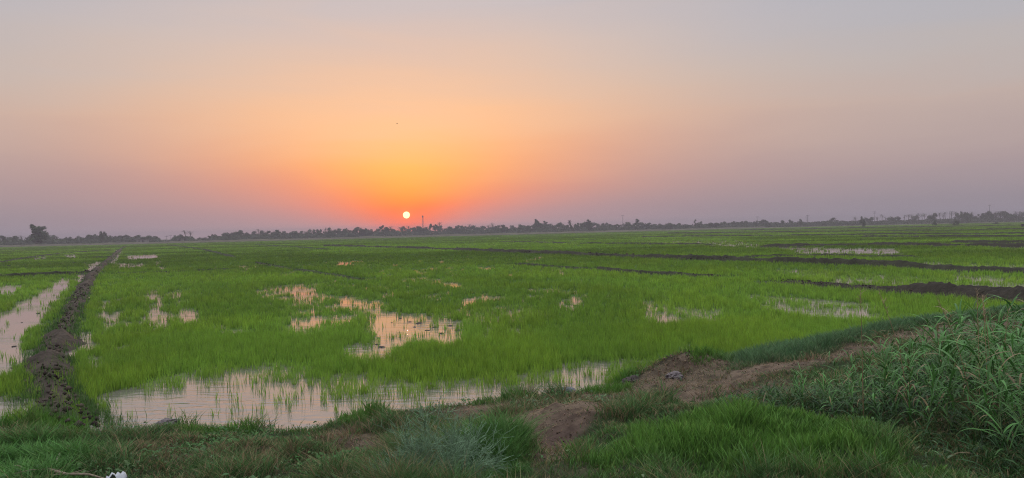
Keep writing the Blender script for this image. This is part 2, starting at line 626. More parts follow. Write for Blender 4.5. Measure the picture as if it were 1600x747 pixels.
def height(x, y, wet=None, bd=None):
    if bd is None:
        bd = bank_d(x, y)
    if wet is None:
        wet = wetness(x, y)
    fld = 0.012 - 0.10 * sstep(0.30, 0.55, wet) + 0.02 * (fbm(x * 3, y * 3, 2) - 0.5)
    fld = fld + 0.010 * bund_mask(x, y)
    b = np.maximum(bd, 0)
    prof = 0.12 * sstep(0, 0.45, b) + 0.54 * sstep(0.2, 5.2, b)
    right = sstep(3.0, 7.5, x)                     # on the right the bank is a bund with a hollow behind it
    prof = prof * (1 - right) + right * (0.34 * sstep(0, 0.9, b) + 0.12 * sstep(1.5, 5, b))
    lumps = (fbm(x * 0.9 + 5, y * 0.9, 3) - 0.5) * 0.30 * sstep(0.3, 2, b) + (fbm(x * 3.1, y * 3.1 + 4, 4, 0.6) - 0.5) * 0.19 * sstep(0.05, 0.8, b)
    z = prof + lumps
    z = z + 0.34 * gauss(x, y, (1045, 585), 0.8, 0.5) * (0.3 + 1.4 * fbm(x * 5, y * 5, 4, 0.75))
    z = z + 0.10 * gauss(x, y, (265, 660), 0.25, 0.2)
    z = z + 0.09 * gauss(x, y, (905, 655), 0.28, 0.35, 0.35) - 0.14 * gauss(x, y, (865, 700), 0.30, 0.45, 0.4)
    z = z + 0.08 * gauss(x, y, (780, 725), 0.35, 0.4, 0.5)
    z = z - 0.12 * gauss(x, y, (540, 690), 0.25, 0.2, 0.3)
    z = z + 0.0
    z = z + (fbm(x * 9.0, y * 9.0 + 7, 3, 0.7) - 0.5) * 0.055 * sstep(0.1, 0.6, b)
    e = sstep(-0.12, 0.22, bd)
    return fld * (1 - e) + np.maximum(z, 0.03) * e


# ------------------------------------------------------------------ ground sheet
def build_ground():
    nr = 1300
    Y = -8 + 5 * np.exp(np.linspace(0, math.log(1608 / 5), nr))
    nc = 800
    s = np.linspace(-1.45, 1.45, nc)
    YY, SS = np.meshgrid(Y, s, indexing='ij')
    XX = SS * (YY + 10.0)
    x, y = XX.ravel(), YY.ravel()
    wet = wetness(x, y)
    bd = bank_d(x, y)
    z = height(x, y, wet, bd)
    bare = bare_mask(x, y)
    bm = bund_mask(x, y)
    d = np.hypot(x, y)
    n = fbm(x * 1.5, y * 1.5, 4, 0.6)
    n2 = fbm(x * 6.5, y * 6.5, 3, 0.6)
    c_mud = np.array([0.026, 0.022, 0.018])
    c_under = np.array([0.040, 0.085, 0.014])
    c_soil = np.array([0.115, 0.086, 0.064])
    c_turf = np.array([0.022, 0.034, 0.014])
    c_dark = np.array([0.040, 0.028, 0.022])
    mix = lambda a, b, t: a * (1 - t[:, None]) + b * t[:, None]
    one = np.ones((len(x), 1))
    fieldc = mix(one * c_under, one * c_mud, np.maximum(sstep(0.25, 0.5, wet), bm * 0.55))
    soil = mix(one * c_soil, one * c_dark, sstep(0.4, 0.62, n2) * 0.7)
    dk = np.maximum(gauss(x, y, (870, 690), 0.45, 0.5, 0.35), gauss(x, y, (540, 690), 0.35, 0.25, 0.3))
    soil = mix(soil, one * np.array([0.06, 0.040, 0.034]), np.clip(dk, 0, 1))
    bank = mix(one * c_turf, soil, np.clip(bare + 0.25 * sstep(0.5, 0.65, n), 0, 1))
    bank = mix(bank, one * c_mud, 1 - sstep(0.0, 0.35, bd))
    c = mix(fieldc, bank, sstep(-0.1, 0.15, bd))
    # beyond the paddies: dry hazy scrub land
    edge = 330 + 150 * sstep(-150, 250, x)
    dry = sstep(0, 25, y - edge + 20 * (n - 0.5))
    c = mix(c, one * np.array([0.13, 0.115, 0.08]), dry)
    idx = np.arange(nr * nc).reshape(nr, nc)
    q = np.stack([idx[:-1, :-1], idx[:-1, 1:], idx[1:, 1:], idx[1:, :-1]], -1).reshape(-1, 4)
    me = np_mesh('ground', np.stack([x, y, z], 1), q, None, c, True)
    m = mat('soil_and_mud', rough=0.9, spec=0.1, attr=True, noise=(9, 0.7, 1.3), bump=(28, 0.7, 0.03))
    tag(link('ground', me, m), kind='structure')


build_ground()

# water ------------------------------------------------------------------
wm = mat('paddy_water', base=(0.12, 0.11, 0.105), rough=0.03, spec=0.5)
t = wm.node_tree
b = t.nodes['Principled BSDF']
b.inputs['IOR'].default_value = 3.4
geo = t.nodes.new('ShaderNodeNewGeometry')
mp = t.nodes.new('ShaderNodeMapping')
mp.inputs['Rotation'].default_value = (0, 0, R(18))
mp.inputs['Scale'].default_value = (0.55, 1.6, 1)
t.links.new(geo.outputs['Position'], mp.inputs['Vector'])
n1 = t.nodes.new('ShaderNodeTexNoise')
n1.inputs['Scale'].default_value = 3.2
n1.inputs['Detail'].default_value = 4
n1.inputs['Distortion'].default_value = 0.6
t.links.new(mp.outputs[0], n1.inputs['Vector'])
n2 = t.nodes.new('ShaderNodeTexNoise')
n2.inputs['Scale'].default_value = 0.35
t.links.new(geo.outputs['Position'], n2.inputs['Vector'])
mr = t.nodes.new('ShaderNodeMapRange')
mr.inputs[1].default_value = 0.42
mr.inputs[2].default_value = 0.62
mr.inputs[3].default_value = 0.14
mr.inputs[4].default_value = 1.0
t.links.new(n2.outputs['Fac'], mr.inputs[0])
bp = t.nodes.new('ShaderNodeBump')
bp.inputs['Distance'].default_value = 0.02
t.links.new(mr.outputs[0], bp.inputs['Strength'])
t.links.new(n1.outputs['Fac'], bp.inputs['Height'])
t.links.new(bp.outputs[0], b.inputs['Normal'])
wv = np.array([[-900, 2, 0], [900, 2, 0], [900, 620, 0], [-900, 620, 0]], dtype=float)
tag(link('water', np_mesh('water', wv, [[0, 1, 2, 3]]), wm), kind='structure')


# bunds -------------------------------------------------------------------
mud = mat('dark_wet_mud', rough=0.85, spec=0.12, attr=True, noise=(7, 0.55, 1.35), bump=(18, 1.0, 0.05))


def build_bund(P, w, h, g, i):
    pts = []
    for (ax, ay), (bx, by) in zip(P[:-1], P[1:]):
        ln = math.hypot(bx - ax, by - ay)
        d = math.hypot((ax + bx) / 2, (ay + by) / 2)
        n = max(2, int(ln / max(0.045, d * 0.0028)))
        for k in range(n):
            pts.append((ax + (bx - ax) * k / n, ay + (by - ay) * k / n))
    pts.append(P[-1])
    pts = np.array(pts)
    tan = np.gradient(pts, axis=0)
    tan /= np.linalg.norm(tan, axis=1)[:, None] + 1e-9
    nor = np.stack([-tan[:, 1], tan[:, 0]], 1)
    pts = pts + nor * ((fbm(np.arange(len(pts)) * 0.045 + i * 7, np.zeros(len(pts)) + i, 3, 0.6) - 0.5) * 0.9 * w)[:, None]
    nu = 23
    u = np.linspace(-1.7, 1.7, nu)
    s = np.cumsum(np.r_[0, np.linalg.norm(np.diff(pts, axis=0), axis=1)])
    wob = 0.6 + 0.5 * vnoise(s / 2.1 + i * 9, s * 0 + i) + 0.35 * vnoise(s / 0.5 + i * 3, s * 0 + i)
    X = pts[:, 0][:, None] + nor[:, 0][:, None] * u * w * wob[:, None]
    Yy = pts[:, 1][:, None] + nor[:, 1][:, None] * u * w * wob[:, None]
    gap = 0.72 + 0.28 * sstep(0.25, 0.5, vnoise(s / 3.5 + i * 5, s * 0 + 7 * i))
    prof = np.exp(-(u / 0.72) ** 2)[None, :] * h * gap[:, None]
    cl = 0.45 * fbm(X * 2.2, Yy * 2.2, 3, 0.6) + 0.55 * fbm(X * 7.0, Yy * 7.0, 4, 0.75)
    if i == 0:
        prof = prof * (0.55 + 0.65 * vnoise(s / 1.3 + 4, s * 0 + 2))[:, None]
        prof = prof * (1 - 0.45 * sstep(s[-1] - 7, s[-1] - 2, s))[:, None]
    if i == 3:
        prof = prof * (0.36 + 0.95 * sstep(12.5, 13.5, X))
    Z = prof * (0.50 + 1.0 * cl) - 0.02 - 0.10 * (np.abs(u) > 1.5)[None, :]
    ends = np.clip(np.minimum(s / 1.0, (s[-1] - s) / (2.6 if i == 0 else 1.0)), 0, 1)[:, None]
    Z = Z * ends - 0.06 * (1 - ends)
    n = len(pts)
    V = np.stack([X.ravel(), Yy.ravel(), Z.ravel()], 1)
    idx = np.arange(n * nu).reshape(n, nu)
    q = np.stack([idx[:-1, :-1], idx[:-1, 1:], idx[1:, 1:], idx[1:, :-1]], -1).reshape(-1, 4)
    base = np.array([0.024, 0.019, 0.0155]) * (1 - g * 0.6) + np.array([0.03, 0.055, 0.018]) * g * 0.6
    if i == 0:
        base = np.array([0.050, 0.039, 0.032])
    c = base[None, :] * (0.55 + 1.1 * fbm(X * 2.6 + 3, Yy * 2.6, 4, 0.6).ravel())[:, None]
    tag(link('field_bund', np_mesh('field_bund', V, q, None, c, False), mud), kind='structure')


for i, (P, w, h, g) in enumerate(BUNDW):
    build_bund(P, w, h, g, i)


# ------------------------------------------------------------------ blades
def blades(name, x, y, z, h, w, lean, col, tipcol=None, m=None, droop=0.0, parent=None, segs=2):
    n = len(x)
    fa = rng.uniform(0, 2 * math.pi, n)
    la = rng.uniform(0, 2 * math.pi, n)
    ux, uy = np.cos(fa) * w / 2, np.sin(fa) * w / 2
    lx, ly = np.cos(la) * lean * h, np.sin(la) * lean * h
    V = np.zeros((n, 2 * segs + 1, 3), dtype=np.float32)
    C = np.zeros((n, 2 * segs + 1, 3), dtype=np.float32)
    tipcol = col if tipcol is None else tipcol
    for k in range(segs):
        f = k / segs
        wd = 1.0 if k == 0 else (1.0 - 0.45 * f)
        cx, cy = x + lx * f ** 1.7, y + ly * f ** 1.7
        cz = z + h * (f - droop * f * f)
        V[:, 2 * k] = np.stack([cx - ux * wd, cy - uy * wd, cz], 1)
        V[:, 2 * k + 1] = np.stack([cx + ux * wd, cy + uy * wd, cz], 1)
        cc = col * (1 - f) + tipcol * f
        C[:, 2 * k] = cc
        C[:, 2 * k + 1] = cc
    V[:, -1] = np.stack([x + lx, y + ly, z + h * (1 - droop)], 1)
    C[:, -1] = tipcol
    nv = 2 * segs + 1
    base = np.arange(n)[:, None] * nv
    quads = np.concatenate([base + np.array([[2 * k, 2 * k + 1, 2 * k + 3, 2 * k + 2]]) for k in range(segs - 1)]) if segs > 1 else None
    tris = base + np.array([[nv - 3, nv - 2, nv - 1]])
    me = np_mesh(name, V.reshape(-1, 3), quads, tris, C.reshape(-1, 3), True)
    return link(name, me, m, parent)


def scatter(n, y0, y1, smax=0.86, mode='area'):
    s = rng.uniform(-smax, smax, n)
    if mode == 'area':
        y = np.sqrt(rng.uniform(y0 * y0, y1 * y1, n))
    else:
        y = y0 * np.exp(rng.uniform(0, math.log(y1 / y0), n))
    return s * y, y


def vary(base, n, amt=0.18, hue=0.08):
    c = np.tile(np.array(base, dtype=float), (n, 1))
    c *= rng.uniform(1 - amt, 1 + amt, (n, 1))
    c *= rng.uniform(1 - hue, 1 + hue, (n, 3))
    return c


leafm = mat('rice_leaf', rough=0.5, spec=0.25, attr=True, transl=0.42)
grassm = mat('grass_leaf', rough=0.6, spec=0.15, attr=True, transl=0.30)


FRINGE = [(205, 606), (250, 588), (330, 577), (420, 573), (470, 571), (560, 590), (700, 600), (850, 581), (1000, 566), (1000, 582), (880, 603), (700, 620), (590, 626), (520, 632), (470, 622), (440, 602), (380, 600), (300, 608), (240, 622)]


def build_rice():
    DN = 18.0
    xa, ya = scatter(46000, 7.0, DN)
    xb, yb = scatter(165000, DN, 500, mode='log')
    x, y = np.r_[xa, xb], np.r_[ya, yb]
    wet = wetness(x, y)
    bd = bank_d(x, y)
    bm = bund_mask(x, y)
    d = np.hypot(x, y)
    dens = 1 - sstep(0.22, 0.95, wet) * 0.955
    cl = fbm(x * 2.6 + 3, y * 2.6, 3, 0.6)
    sparse = sparse_mask(x, y)
    thin = np.where(wet > 0.5, 0.34 + 1.3 * sparse + 3.4 * sstep(0.45, 0.70, cl) * (0.35 + 0.65 * sstep(9.5, 14, d)), 1.0)
    dens = dens * np.where((wet > 0.5) & (x < -0.42 * y), thin * 0.3, thin)
    fr = sdist(x, y, [gp(*p) for p in FRINGE])
    fk = sstep(-0.1, 0.4, fr) * sstep(0.3, 0.6, wet)
    dens = np.maximum(dens, 0.8 * fk * sstep(0.36, 0.6, fbm(x * 2.3, y * 1.4 + 9, 3, 0.6)))
    dens = dens * (bd < -0.12) * (1 - 0.93 * bm)
    edge = 330 + 150 * sstep(-150, 250, x)
    dens = dens * (y < edge)
    k = rng.random(len(x)) < dens
    cx, cy, wet, d = x[k], y[k], wet[k], d[k]
    nc = len(cx)
    patch2 = fbm(cx * 0.55 + 7, cy * 0.35, 3)
    ch = RICE_H * rng.uniform(0.72, 1.22, nc) * (0.75 + 0.5 * patch2) * np.where(wet > 0.4, 0.85, 1.0)
    ct = rng.uniform(0.72, 1.28, nc)
    nb = np.where(wet > 0.5, rng.integers(3, 10, nc), rng.integers(5, 12, nc))
    I = np.repeat(np.arange(nc), nb)
    n = len(I)
    dd = d[I]
    sp_ = 0.035 * np.maximum(1, dd / 20) ** 0.8
    x = cx[I] + rng.normal(0, 1, n) * sp_
    y = cy[I] + rng.normal(0, 1, n) * sp_
    h = ch[I] * rng.uniform(0.6, 1.1, n)
    w = 0.0085 * np.maximum(1, dd / 13.0) * rng.uniform(0.7, 1.3, n)
    w = np.minimum(w, 0.22)
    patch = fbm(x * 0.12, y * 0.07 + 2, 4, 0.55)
    band = fbm(x * 0.018 + 4, y * 0.10 + 1, 3, 0.6)
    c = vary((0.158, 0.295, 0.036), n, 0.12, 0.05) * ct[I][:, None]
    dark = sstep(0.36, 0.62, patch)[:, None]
    c = c * (0.86 + 0.24 * dark)  # patches of shade across the stand, put into the blade colour
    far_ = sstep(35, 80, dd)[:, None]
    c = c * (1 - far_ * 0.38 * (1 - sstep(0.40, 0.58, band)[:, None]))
    yel = sstep(0.45, 0.65, patch2)[I][:, None]
    c = c * (1 + yel * np.array([0.10, 0.03, -0.1]))
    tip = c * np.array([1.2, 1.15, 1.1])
    z = np.zeros(n) - 0.01
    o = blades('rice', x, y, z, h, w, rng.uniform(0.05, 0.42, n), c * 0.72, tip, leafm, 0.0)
    tag(o, 'green young rice standing in flooded paddies', 'rice', kind='stuff')
    return n


print('rice', build_rice())


def build_bund_grass():
    X, Y, Zs, H, Wd, C = [], [], [], [], [], []
    for P, w, h, g in BUNDW:
        for (ax, ay), (bx, by) in zip(P[:-1], P[1:]):
            ln = math.hypot(bx - ax, by - ay)
            d = max(8, math.hypot((ax + bx) / 2, (ay + by) / 2))
            n = int(ln * 2 * w * g * (1200 if d < 40 else 520) * (15 / d) ** 1.4) + 1
            if ln == 0:
                continue
            tt = rng.random(n)
            off = np.sign(rng.normal(0, 1, n)) * np.abs(rng.normal(0.95 * w, 0.45 * w, n))
            X.append(ax + (bx - ax) * tt - (by - ay) / ln * off)
            Y.append(ay + (by - ay) * tt + (bx - ax) / ln * off)
            Zs.append(h * 0.6 * np.exp(-(off / w / 0.72) ** 2) - 0.03)
            H.append(rng.uniform(0.06, 0.2, n))
            Wd.append(np.full(n, 0.008 * max(1, d / 14)))
            C.append(vary((0.05, 0.115, 0.025), n, 0.3))
    x, y, z, h, wd, c = (np.concatenate(a) for a in (X, Y, Zs, H, Wd, C))
    k = rng.random(len(x)) < sstep(0.35, 0.6, fbm(x * 1.3, y * 1.3, 3))
    o = blades('bund_grass', x[k], y[k], z[k], h[k], wd[k], rng.uniform(0.1, 0.6, k.sum()), c[k], None, grassm)
    tag(o, 'dark green grass growing on the muddy bunds between paddies', 'grass', kind='stuff')


build_bund_grass()


def build_bank_grass():
    xa, ya = scatter(1500000, 2.6, 26)
    xb, yb = scatter(320000, 3.6, 8.5)
    x, y = np.r_[xa, xb], np.r_[ya, yb]
    bd = bank_d(x, y)
    k = (bd > -0.1) & (bd < 11)
    x, y, bd = x[k], y[k], bd[k]
    bare = bare_mask(x, y)
    nn = fbm(x * 1.1 + 3, y * 1.1, 4, 0.55)
    nb = fbm(x * 4.5, y * 4.5, 3, 0.6)
    sb = sdist(x, y, BRIGHT)
    st = sdist(x, y, TALLGRASS)
    sr = sdist(x, y, REEDS)
    sh = sdist(x, y, HUMP)
    rim = (1 - sstep(0.25, 0.9, bd)) * sstep(0.45, 0.6, fbm(x * 1.6, y * 1.6 + 11, 3))
    strip = (1 - sstep(0.9, 1.5, bd)) * sstep(2.6, 3.8, x)       # blue grey grass along the far bund
    bri = sstep(-0.35, 0.45, sb + (nb - 0.5) * 1.0 + (nn - 0.5) * 1.2)
    tal = sstep(-0.2, 0.3, st + (nb - 0.5) * 0.6)
    hmp = sstep(-0.1, 0.15, sh)
    ree = sstep(-0.2, 0.4, sr)
    dens = (0.35 + 0.65 * sstep(0.35, 0.6, nn)) * (1 - 0.88 * sstep(0.1, 0.95, bare)) * (1 - 0.75 * ree)
    dens = np.maximum(dens, np.maximum(np.maximum(bri * 0.55, tal * 0.5), np.maximum(hmp, strip)) * (1 - 0.8 * (bare > 0.8)))
    dens = np.maximum(dens, rim * 0.9)
    # keep few blades far away, they get wider instead
    d = np.hypot(x, y)
    k = rng.random(len(x)) < dens
    x, y, bd, bare, nn, nb, bri, tal, hmp, strip, rim, d = (a[k] for a in (x, y, bd, bare, nn, nb, bri, tal, hmp, strip, rim, d))
    n = len(x)
    z = height(x, y, np.zeros(n), bd)
    h = rng.uniform(0.03, 0.085, n) * (0.5 + 1.1 * nn) * (1 - 0.5 * bare)
    tuft = sstep(0.60, 0.72, fbm(x * 2.2 + 9, y * 2.2, 2))
    h = h * (1 + 2.4 * tuft)
    h = np.maximum.reduce([h, bri * rng.uniform(0.06, 0.20, n), tal * rng.uniform(0.05, 0.18, n), hmp * rng.uniform(0.04, 0.09, n),
                           strip * rng.uniform(0.10, 0.27, n), rim * rng.uniform(0.05, 0.20, n)])
    w = 0.0054 * np.maximum(0.8, d / 6.5) * rng.uniform(0.6, 1.6, n) * (1 + 0.8 * np.maximum(bri, tal))
    lean = rng.uniform(0.2, 1.3, n) * (1 - 0.55 * np.maximum.reduce([bri, strip * 0.8, rim]))
    c = vary((0.054, 0.118, 0.036), n, 0.40, 0.1)
    c_b = vary((0.082, 0.182, 0.032), n, 0.42, 0.08)
    c_t = vary((0.058, 0.150, 0.034), n, 0.35, 0.08)
    c_s = vary((0.078, 0.155, 0.070), n, 0.3, 0.08)
    c_r = vary((0.07, 0.17, 0.024), n, 0.25, 0.06)
    mixv = lambda a, b_, t_: a * (1 - t_[:, None]) + b_ * t_[:, None]
    c = mixv(c, vary((0.17, 0.135, 0.075), n, 0.35, 0.08), ((rng.random(n) < (0.16 + 0.35 * sstep(0.42, 0.62, nb)) * (1 - bri)) * 1.0))
    c = mixv(c, vary((0.15, 0.11, 0.065), n, 0.35, 0.1), (rng.random(n) < 0.65 * bare) * 1.0)
    c = mixv(c, c_t, np.maximum(tal, hmp * 0.9))
    c = mixv(c, c_s, strip)
    c = mixv(c, c_r, np.clip(rim, 0, 1) * (x < 3.5))
    c = mixv(c, c_b, bri)
    o = blades('bank_grass', x, y, z - 0.006, h, w, lean, c * 0.8, c * 1.15, grassm, 0.12, segs=3)
    tag(o, 'short green grass matting the near earth bank', 'grass', kind='stuff')
    return n


print('bank', build_bank_grass())


def build_straw():
    x, y = scatter(260000, 3.0, 20)
    bd = bank_d(x, y)
    k = (bd > 0.05) & (bd < 8)
    x, y, bd = x[k], y[k], bd[k]
    bare = bare_mask(x, y)
    n1_ = fbm(x * 1.9 + 31, y * 1.9, 3, 0.6)
    k = rng.random(len(x)) < np.clip(bare * 0.8 * sstep(0.30, 0.5, n1_) + 0.20 * sstep(0.5, 0.65, n1_), 0, 1)
    x, y, bd = x[k], y[k], bd[k]
    n = len(x)
    z = height(x, y, np.zeros(n), bd) + 0.008
    d = np.hypot(x, y)
    h = rng.uniform(0.008, 0.03, n)
    c = vary((0.22, 0.155, 0.10), n, 0.35, 0.1)
    o = blades('straw', x, y, z, h, 0.0035 * np.maximum(1, d / 7), rng.uniform(2.0, 7.0, n), c, None, grassm, 0.5, segs=3)
    tag(o, 'dry brown straw and dead stalks littering the bank', 'straw', kind='stuff')


build_straw()


def build_crumbs():
    x, y = scatter(420000, 3.0, 24)
    bd = bank_d(x, y)
    k = (bd > 0.0) & (bd < 8)
    x, y, bd = x[k], y[k], bd[k]
    bare = bare_mask(x, y)
    heap = gauss(x, y, (1040, 585), 0.9, 0.6)
    p = np.clip(0.55 * bare + heap * 0.9 + 0.04, 0, 1)
    k = rng.random(len(x)) < p * (0.2 + 0.8 * sstep(0.3, 0.6, fbm(x * 3, y * 3, 3)))
    x, y, bd, heap = x[k], y[k], bd[k], heap[k]
    n = len(x)
    z = height(x, y, np.zeros(n), bd)
    r = 0.003 + 0.013 * rng.random(n) ** 2.5 * (1 + 1.5 * heap)
    r = r * np.maximum(1, np.hypot(x, y) / 11)
    kc = [np.full(n, 0)]
    for P, w, h, g in BUNDW:
        for (ax, ay), (bx, by) in zip(P[:-1], P[1:]):
            ln = math.hypot(bx - ax, by - ay)
            d_ = math.hypot((ax + bx) / 2, (ay + by) / 2)
            if d_ > 75 or ln == 0:
                continue
            m_ = int(ln * w * 110 * (12 / max(12, d_)) ** 1.1)
            tt = rng.random(m_)
            off = rng.normal(0, 0.6 * w, m_)
            x = np.r_[x, ax + (bx - ax) * tt - (by - ay) / ln * off]
            y = np.r_[y, ay + (by - ay) * tt + (bx - ax) / ln * off]
            z = np.r_[z, h * (0.85 if P[0][0] < 6 else 0.5) * np.exp(-(off / w / 0.8) ** 2) - 0.035 + rng.normal(0, .015, m_)]
            r = np.r_[r, (0.012 + 0.045 * rng.random(m_) ** 2) * max(1, d_ / 32)]
            kc.append(np.full(m_, 1))
    kc = np.concatenate(kc)
    n = len(x)
    O = np.array([[1, 0, 0], [0, 1, 0], [-1, 0, 0], [0, -1, 0], [0, 0, .8], [0, 0, -.8]])
    V = O[None] * r[:, None, None] * rng.uniform(.6, 1.3, (n, 6, 1))
    a = rng.uniform(0, 6.28, n)
    ca, sa = np.cos(a)[:, None], np.sin(a)[:, None]
    V = np.stack([V[..., 0] * ca - V[..., 1] * sa, V[..., 0] * sa + V[..., 1] * ca, V[..., 2]], -1) + np.stack([x, y, z], 1)[:, None]
    T = np.array([[0, 1, 4], [1, 2, 4], [2, 3, 4], [3, 0, 4], [1, 0, 5], [2, 1, 5], [3, 2, 5], [0, 3, 5]])
    tr = (np.arange(n)[:, None, None] * 6 + T[None]).reshape(-1, 3)
    c = vary((0.105, 0.078, 0.058), n, 0.55, 0.08)
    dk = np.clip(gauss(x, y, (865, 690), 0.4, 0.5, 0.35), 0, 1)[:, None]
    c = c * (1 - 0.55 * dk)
    c[kc == 1] = vary((0.046, 0.037, 0.032), int((kc == 1).sum()), 0.6, 0.06)
    me = np_mesh('soil_crumbs', V.reshape(-1, 3), None, tr, np.repeat(c, 6, 0))
    tag(link('soil_crumbs', me, mat('crumbly_soil', rough=.95, spec=.05, attr=True)), 'loose brown soil crumbs and dark clods on the bank and bunds', 'soil', kind='stuff')


build_crumbs()


# ------------------------------------------------------------------ little builders
class MB:
    def __init__(self):
        self.v, self.f, self.c = [], [], []

    def tube(self, pts, rad, n=5, col=(1, 1, 1), cap=True):
        pts = [Vector(p) for p in pts]
        base = len(self.v)
        for i, p in enumerate(pts):
            tdir = (pts[min(i + 1, len(pts) - 1)] - pts[max(i - 1, 0)])
            if tdir.length < 1e-9:
                tdir = Vector((0, 0, 1))
            tdir.normalize()
            a = tdir.cross(Vector((0.31, 0.95, 0.07)))
            if a.length < 1e-3:
                a = tdir.cross(Vector((1, 0, 0)))
            a.normalize()
            b_ = tdir.cross(a)
            r = rad[i] if hasattr(rad, '__len__') else rad
            for k in range(n):
                an = 2 * math.pi * k / n
                self.v.append(p + a * (math.cos(an) * r) + b_ * (math.sin(an) * r))
                self.c.append(col)
        for i in range(len(pts) - 1):
            for k in range(n):
                k2 = (k + 1) % n
                self.f.append((base + i * n + k, base + i * n + k2, base + (i + 1) * n + k2, base + (i + 1) * n + k))
        if cap:
            self.f.append(tuple(base + k for k in range(n))[::-1])
            e = base + (len(pts) - 1) * n
            self.f.append(tuple(e + k for k in range(n)))

    def ribbon(self, pts, wid, side, col=(1, 1, 1)):
        base = len(self.v)
        side = Vector(side).normalized()
        m_ = len(pts)
        for i, p in enumerate(pts):
            w_ = wid[i]
            self.v += [Vector(p) - side * w_, Vector(p) + side * w_]
            self.c += [col, col]
        for i in range(m_ - 1):
            self.f.append((base + 2 * i, base + 2 * i + 1, base + 2 * i + 3, base + 2 * i + 2))

    def leaf(self, p, size, col=(1, 1, 1)):
        a = Vector((rnd.gauss(0, 1), rnd.gauss(0, 1), rnd.gauss(0, 1))).normalized()
        b_ = a.cross(Vector((rnd.gauss(0, 1), rnd.gauss(0, 1), rnd.gauss(0, 1)))).normalized()
        base = len(self.v)
        p = Vector(p)
        self.v += [p - a * size, p + b_ * size * 0.55, p + a * size, p - b_ * size * 0.55]
        self.c += [col] * 4
        self.f.append((base, base + 1, base + 2, base + 3))

    def box(self, c, s, col=(1, 1, 1)):
        base = len(self.v)
        for dx in (-1, 1):
            for dy in (-1, 1):
                for dz in (-1, 1):
                    self.v.append(Vector((c[0] + dx * s[0] / 2, c[1] + dy * s[1] / 2, c[2] + dz * s[2] / 2)))
                    self.c.append(col)
        for f in ((0, 1, 3, 2), (4, 6, 7, 5), (0, 4, 5, 1), (2, 3, 7, 6), (0, 2, 6, 4), (1, 5, 7, 3)):
            self.f.append(tuple(base + k for k in f))

    def mesh(self, name, smooth=False):
        me = bpy.data.meshes.new(name)
        me.from_pydata([tuple(v) for v in self.v], [], self.f)
        a = me.color_attributes.new('Col', 'FLOAT_COLOR', 'POINT')
        for i, c in enumerate(self.c):
            a.data[i].color = (*c, 1)
        if smooth:
            for p in me.polygons:
                p.use_smooth = True
        return me


def zground(x, y):
    return float(height(np.array([x]), np.array([y]), np.zeros(1))[0])


def jit(c, a=0.2):
    k = rnd.uniform(1 - a, 1 + a)
    return (c[0] * k, c[1] * k, c[2] * k)


# ------------------------------------------------------------------ reeds
reedleaf = mat('reed_leaf', rough=0.45, spec=0.22, attr=True, transl=0.25)
reedstem = mat('reed_stem', rough=0.5, spec=0.3, attr=True)


def leaf_blade(mb, p0, az, ln, w, up, col, bend):
    pts, wd = [], []
    n = 7
    p = Vector(p0)
    el = up
    st = ln / n
    for i in range(n + 1):
        f = i / n
        pts.append(p.copy())
        wd.append(w * (0.35 + 1.3 * f) if f < 0.4 else w * (0.87 + 0.0) * max(0.0, (1 - ((f - 0.4) / 0.6) ** 1.6)) + 0.0004)
        p += Vector((math.cos(az) * math.cos(el), math.sin(az) * math.cos(el), math.sin(el))) * st
        el -= bend / n * (0.4 + 1.4 * f)
    tw = rnd.uniform(-0.5, 0.5)
    side = Vector((-math.sin(az), math.cos(az), tw))
    mb.ribbon(pts, wd, side, col)


def make_reed(ht, nl, lean):
    r = empty('reed')
    a0 = rnd.uniform(0, 6.28)
    pts = []
    for i in range(9):
        f = i / 8
        pts.append((math.cos(a0) * lean * ht * f ** 1.8, math.sin(a0) * lean * ht * f ** 1.8, ht * (f - 0.10 * lean * f * f)))
    s = MB()
    s.tube(pts, [0.0055 * (1 - 0.75 * i / 8) for i in range(9)], 5, (0.085, 0.14, 0.05))
    link('stem', s.mesh('stem', True), reedstem, r)
    lv = MB()
    for k in range(nl):
        f = 0.15 + 0.84 * (k + rnd.random() * 0.6) / nl
        i = min(7, int(f * 8))
        fr_ = f * 8 - i
        p = Vector(pts[i]).lerp(Vector(pts[i + 1]), min(1, fr_))
        az = a0 + (k % 2) * math.pi + rnd.gauss(0, 0.7)
        leaf_blade(lv, p, az, rnd.uniform(0.24, 0.50), rnd.uniform(0.009, 0.0185), rnd.uniform(0.55, 1.3), (jit((0.056, 0.155, 0.036), 0.5) if rnd.random() > 0.03 else jit((0.17, 0.13, 0.07), 0.3)), rnd.uniform(0.7, 2.3))
    link('leaves', lv.mesh('leaves', True), reedleaf, r)
    return r


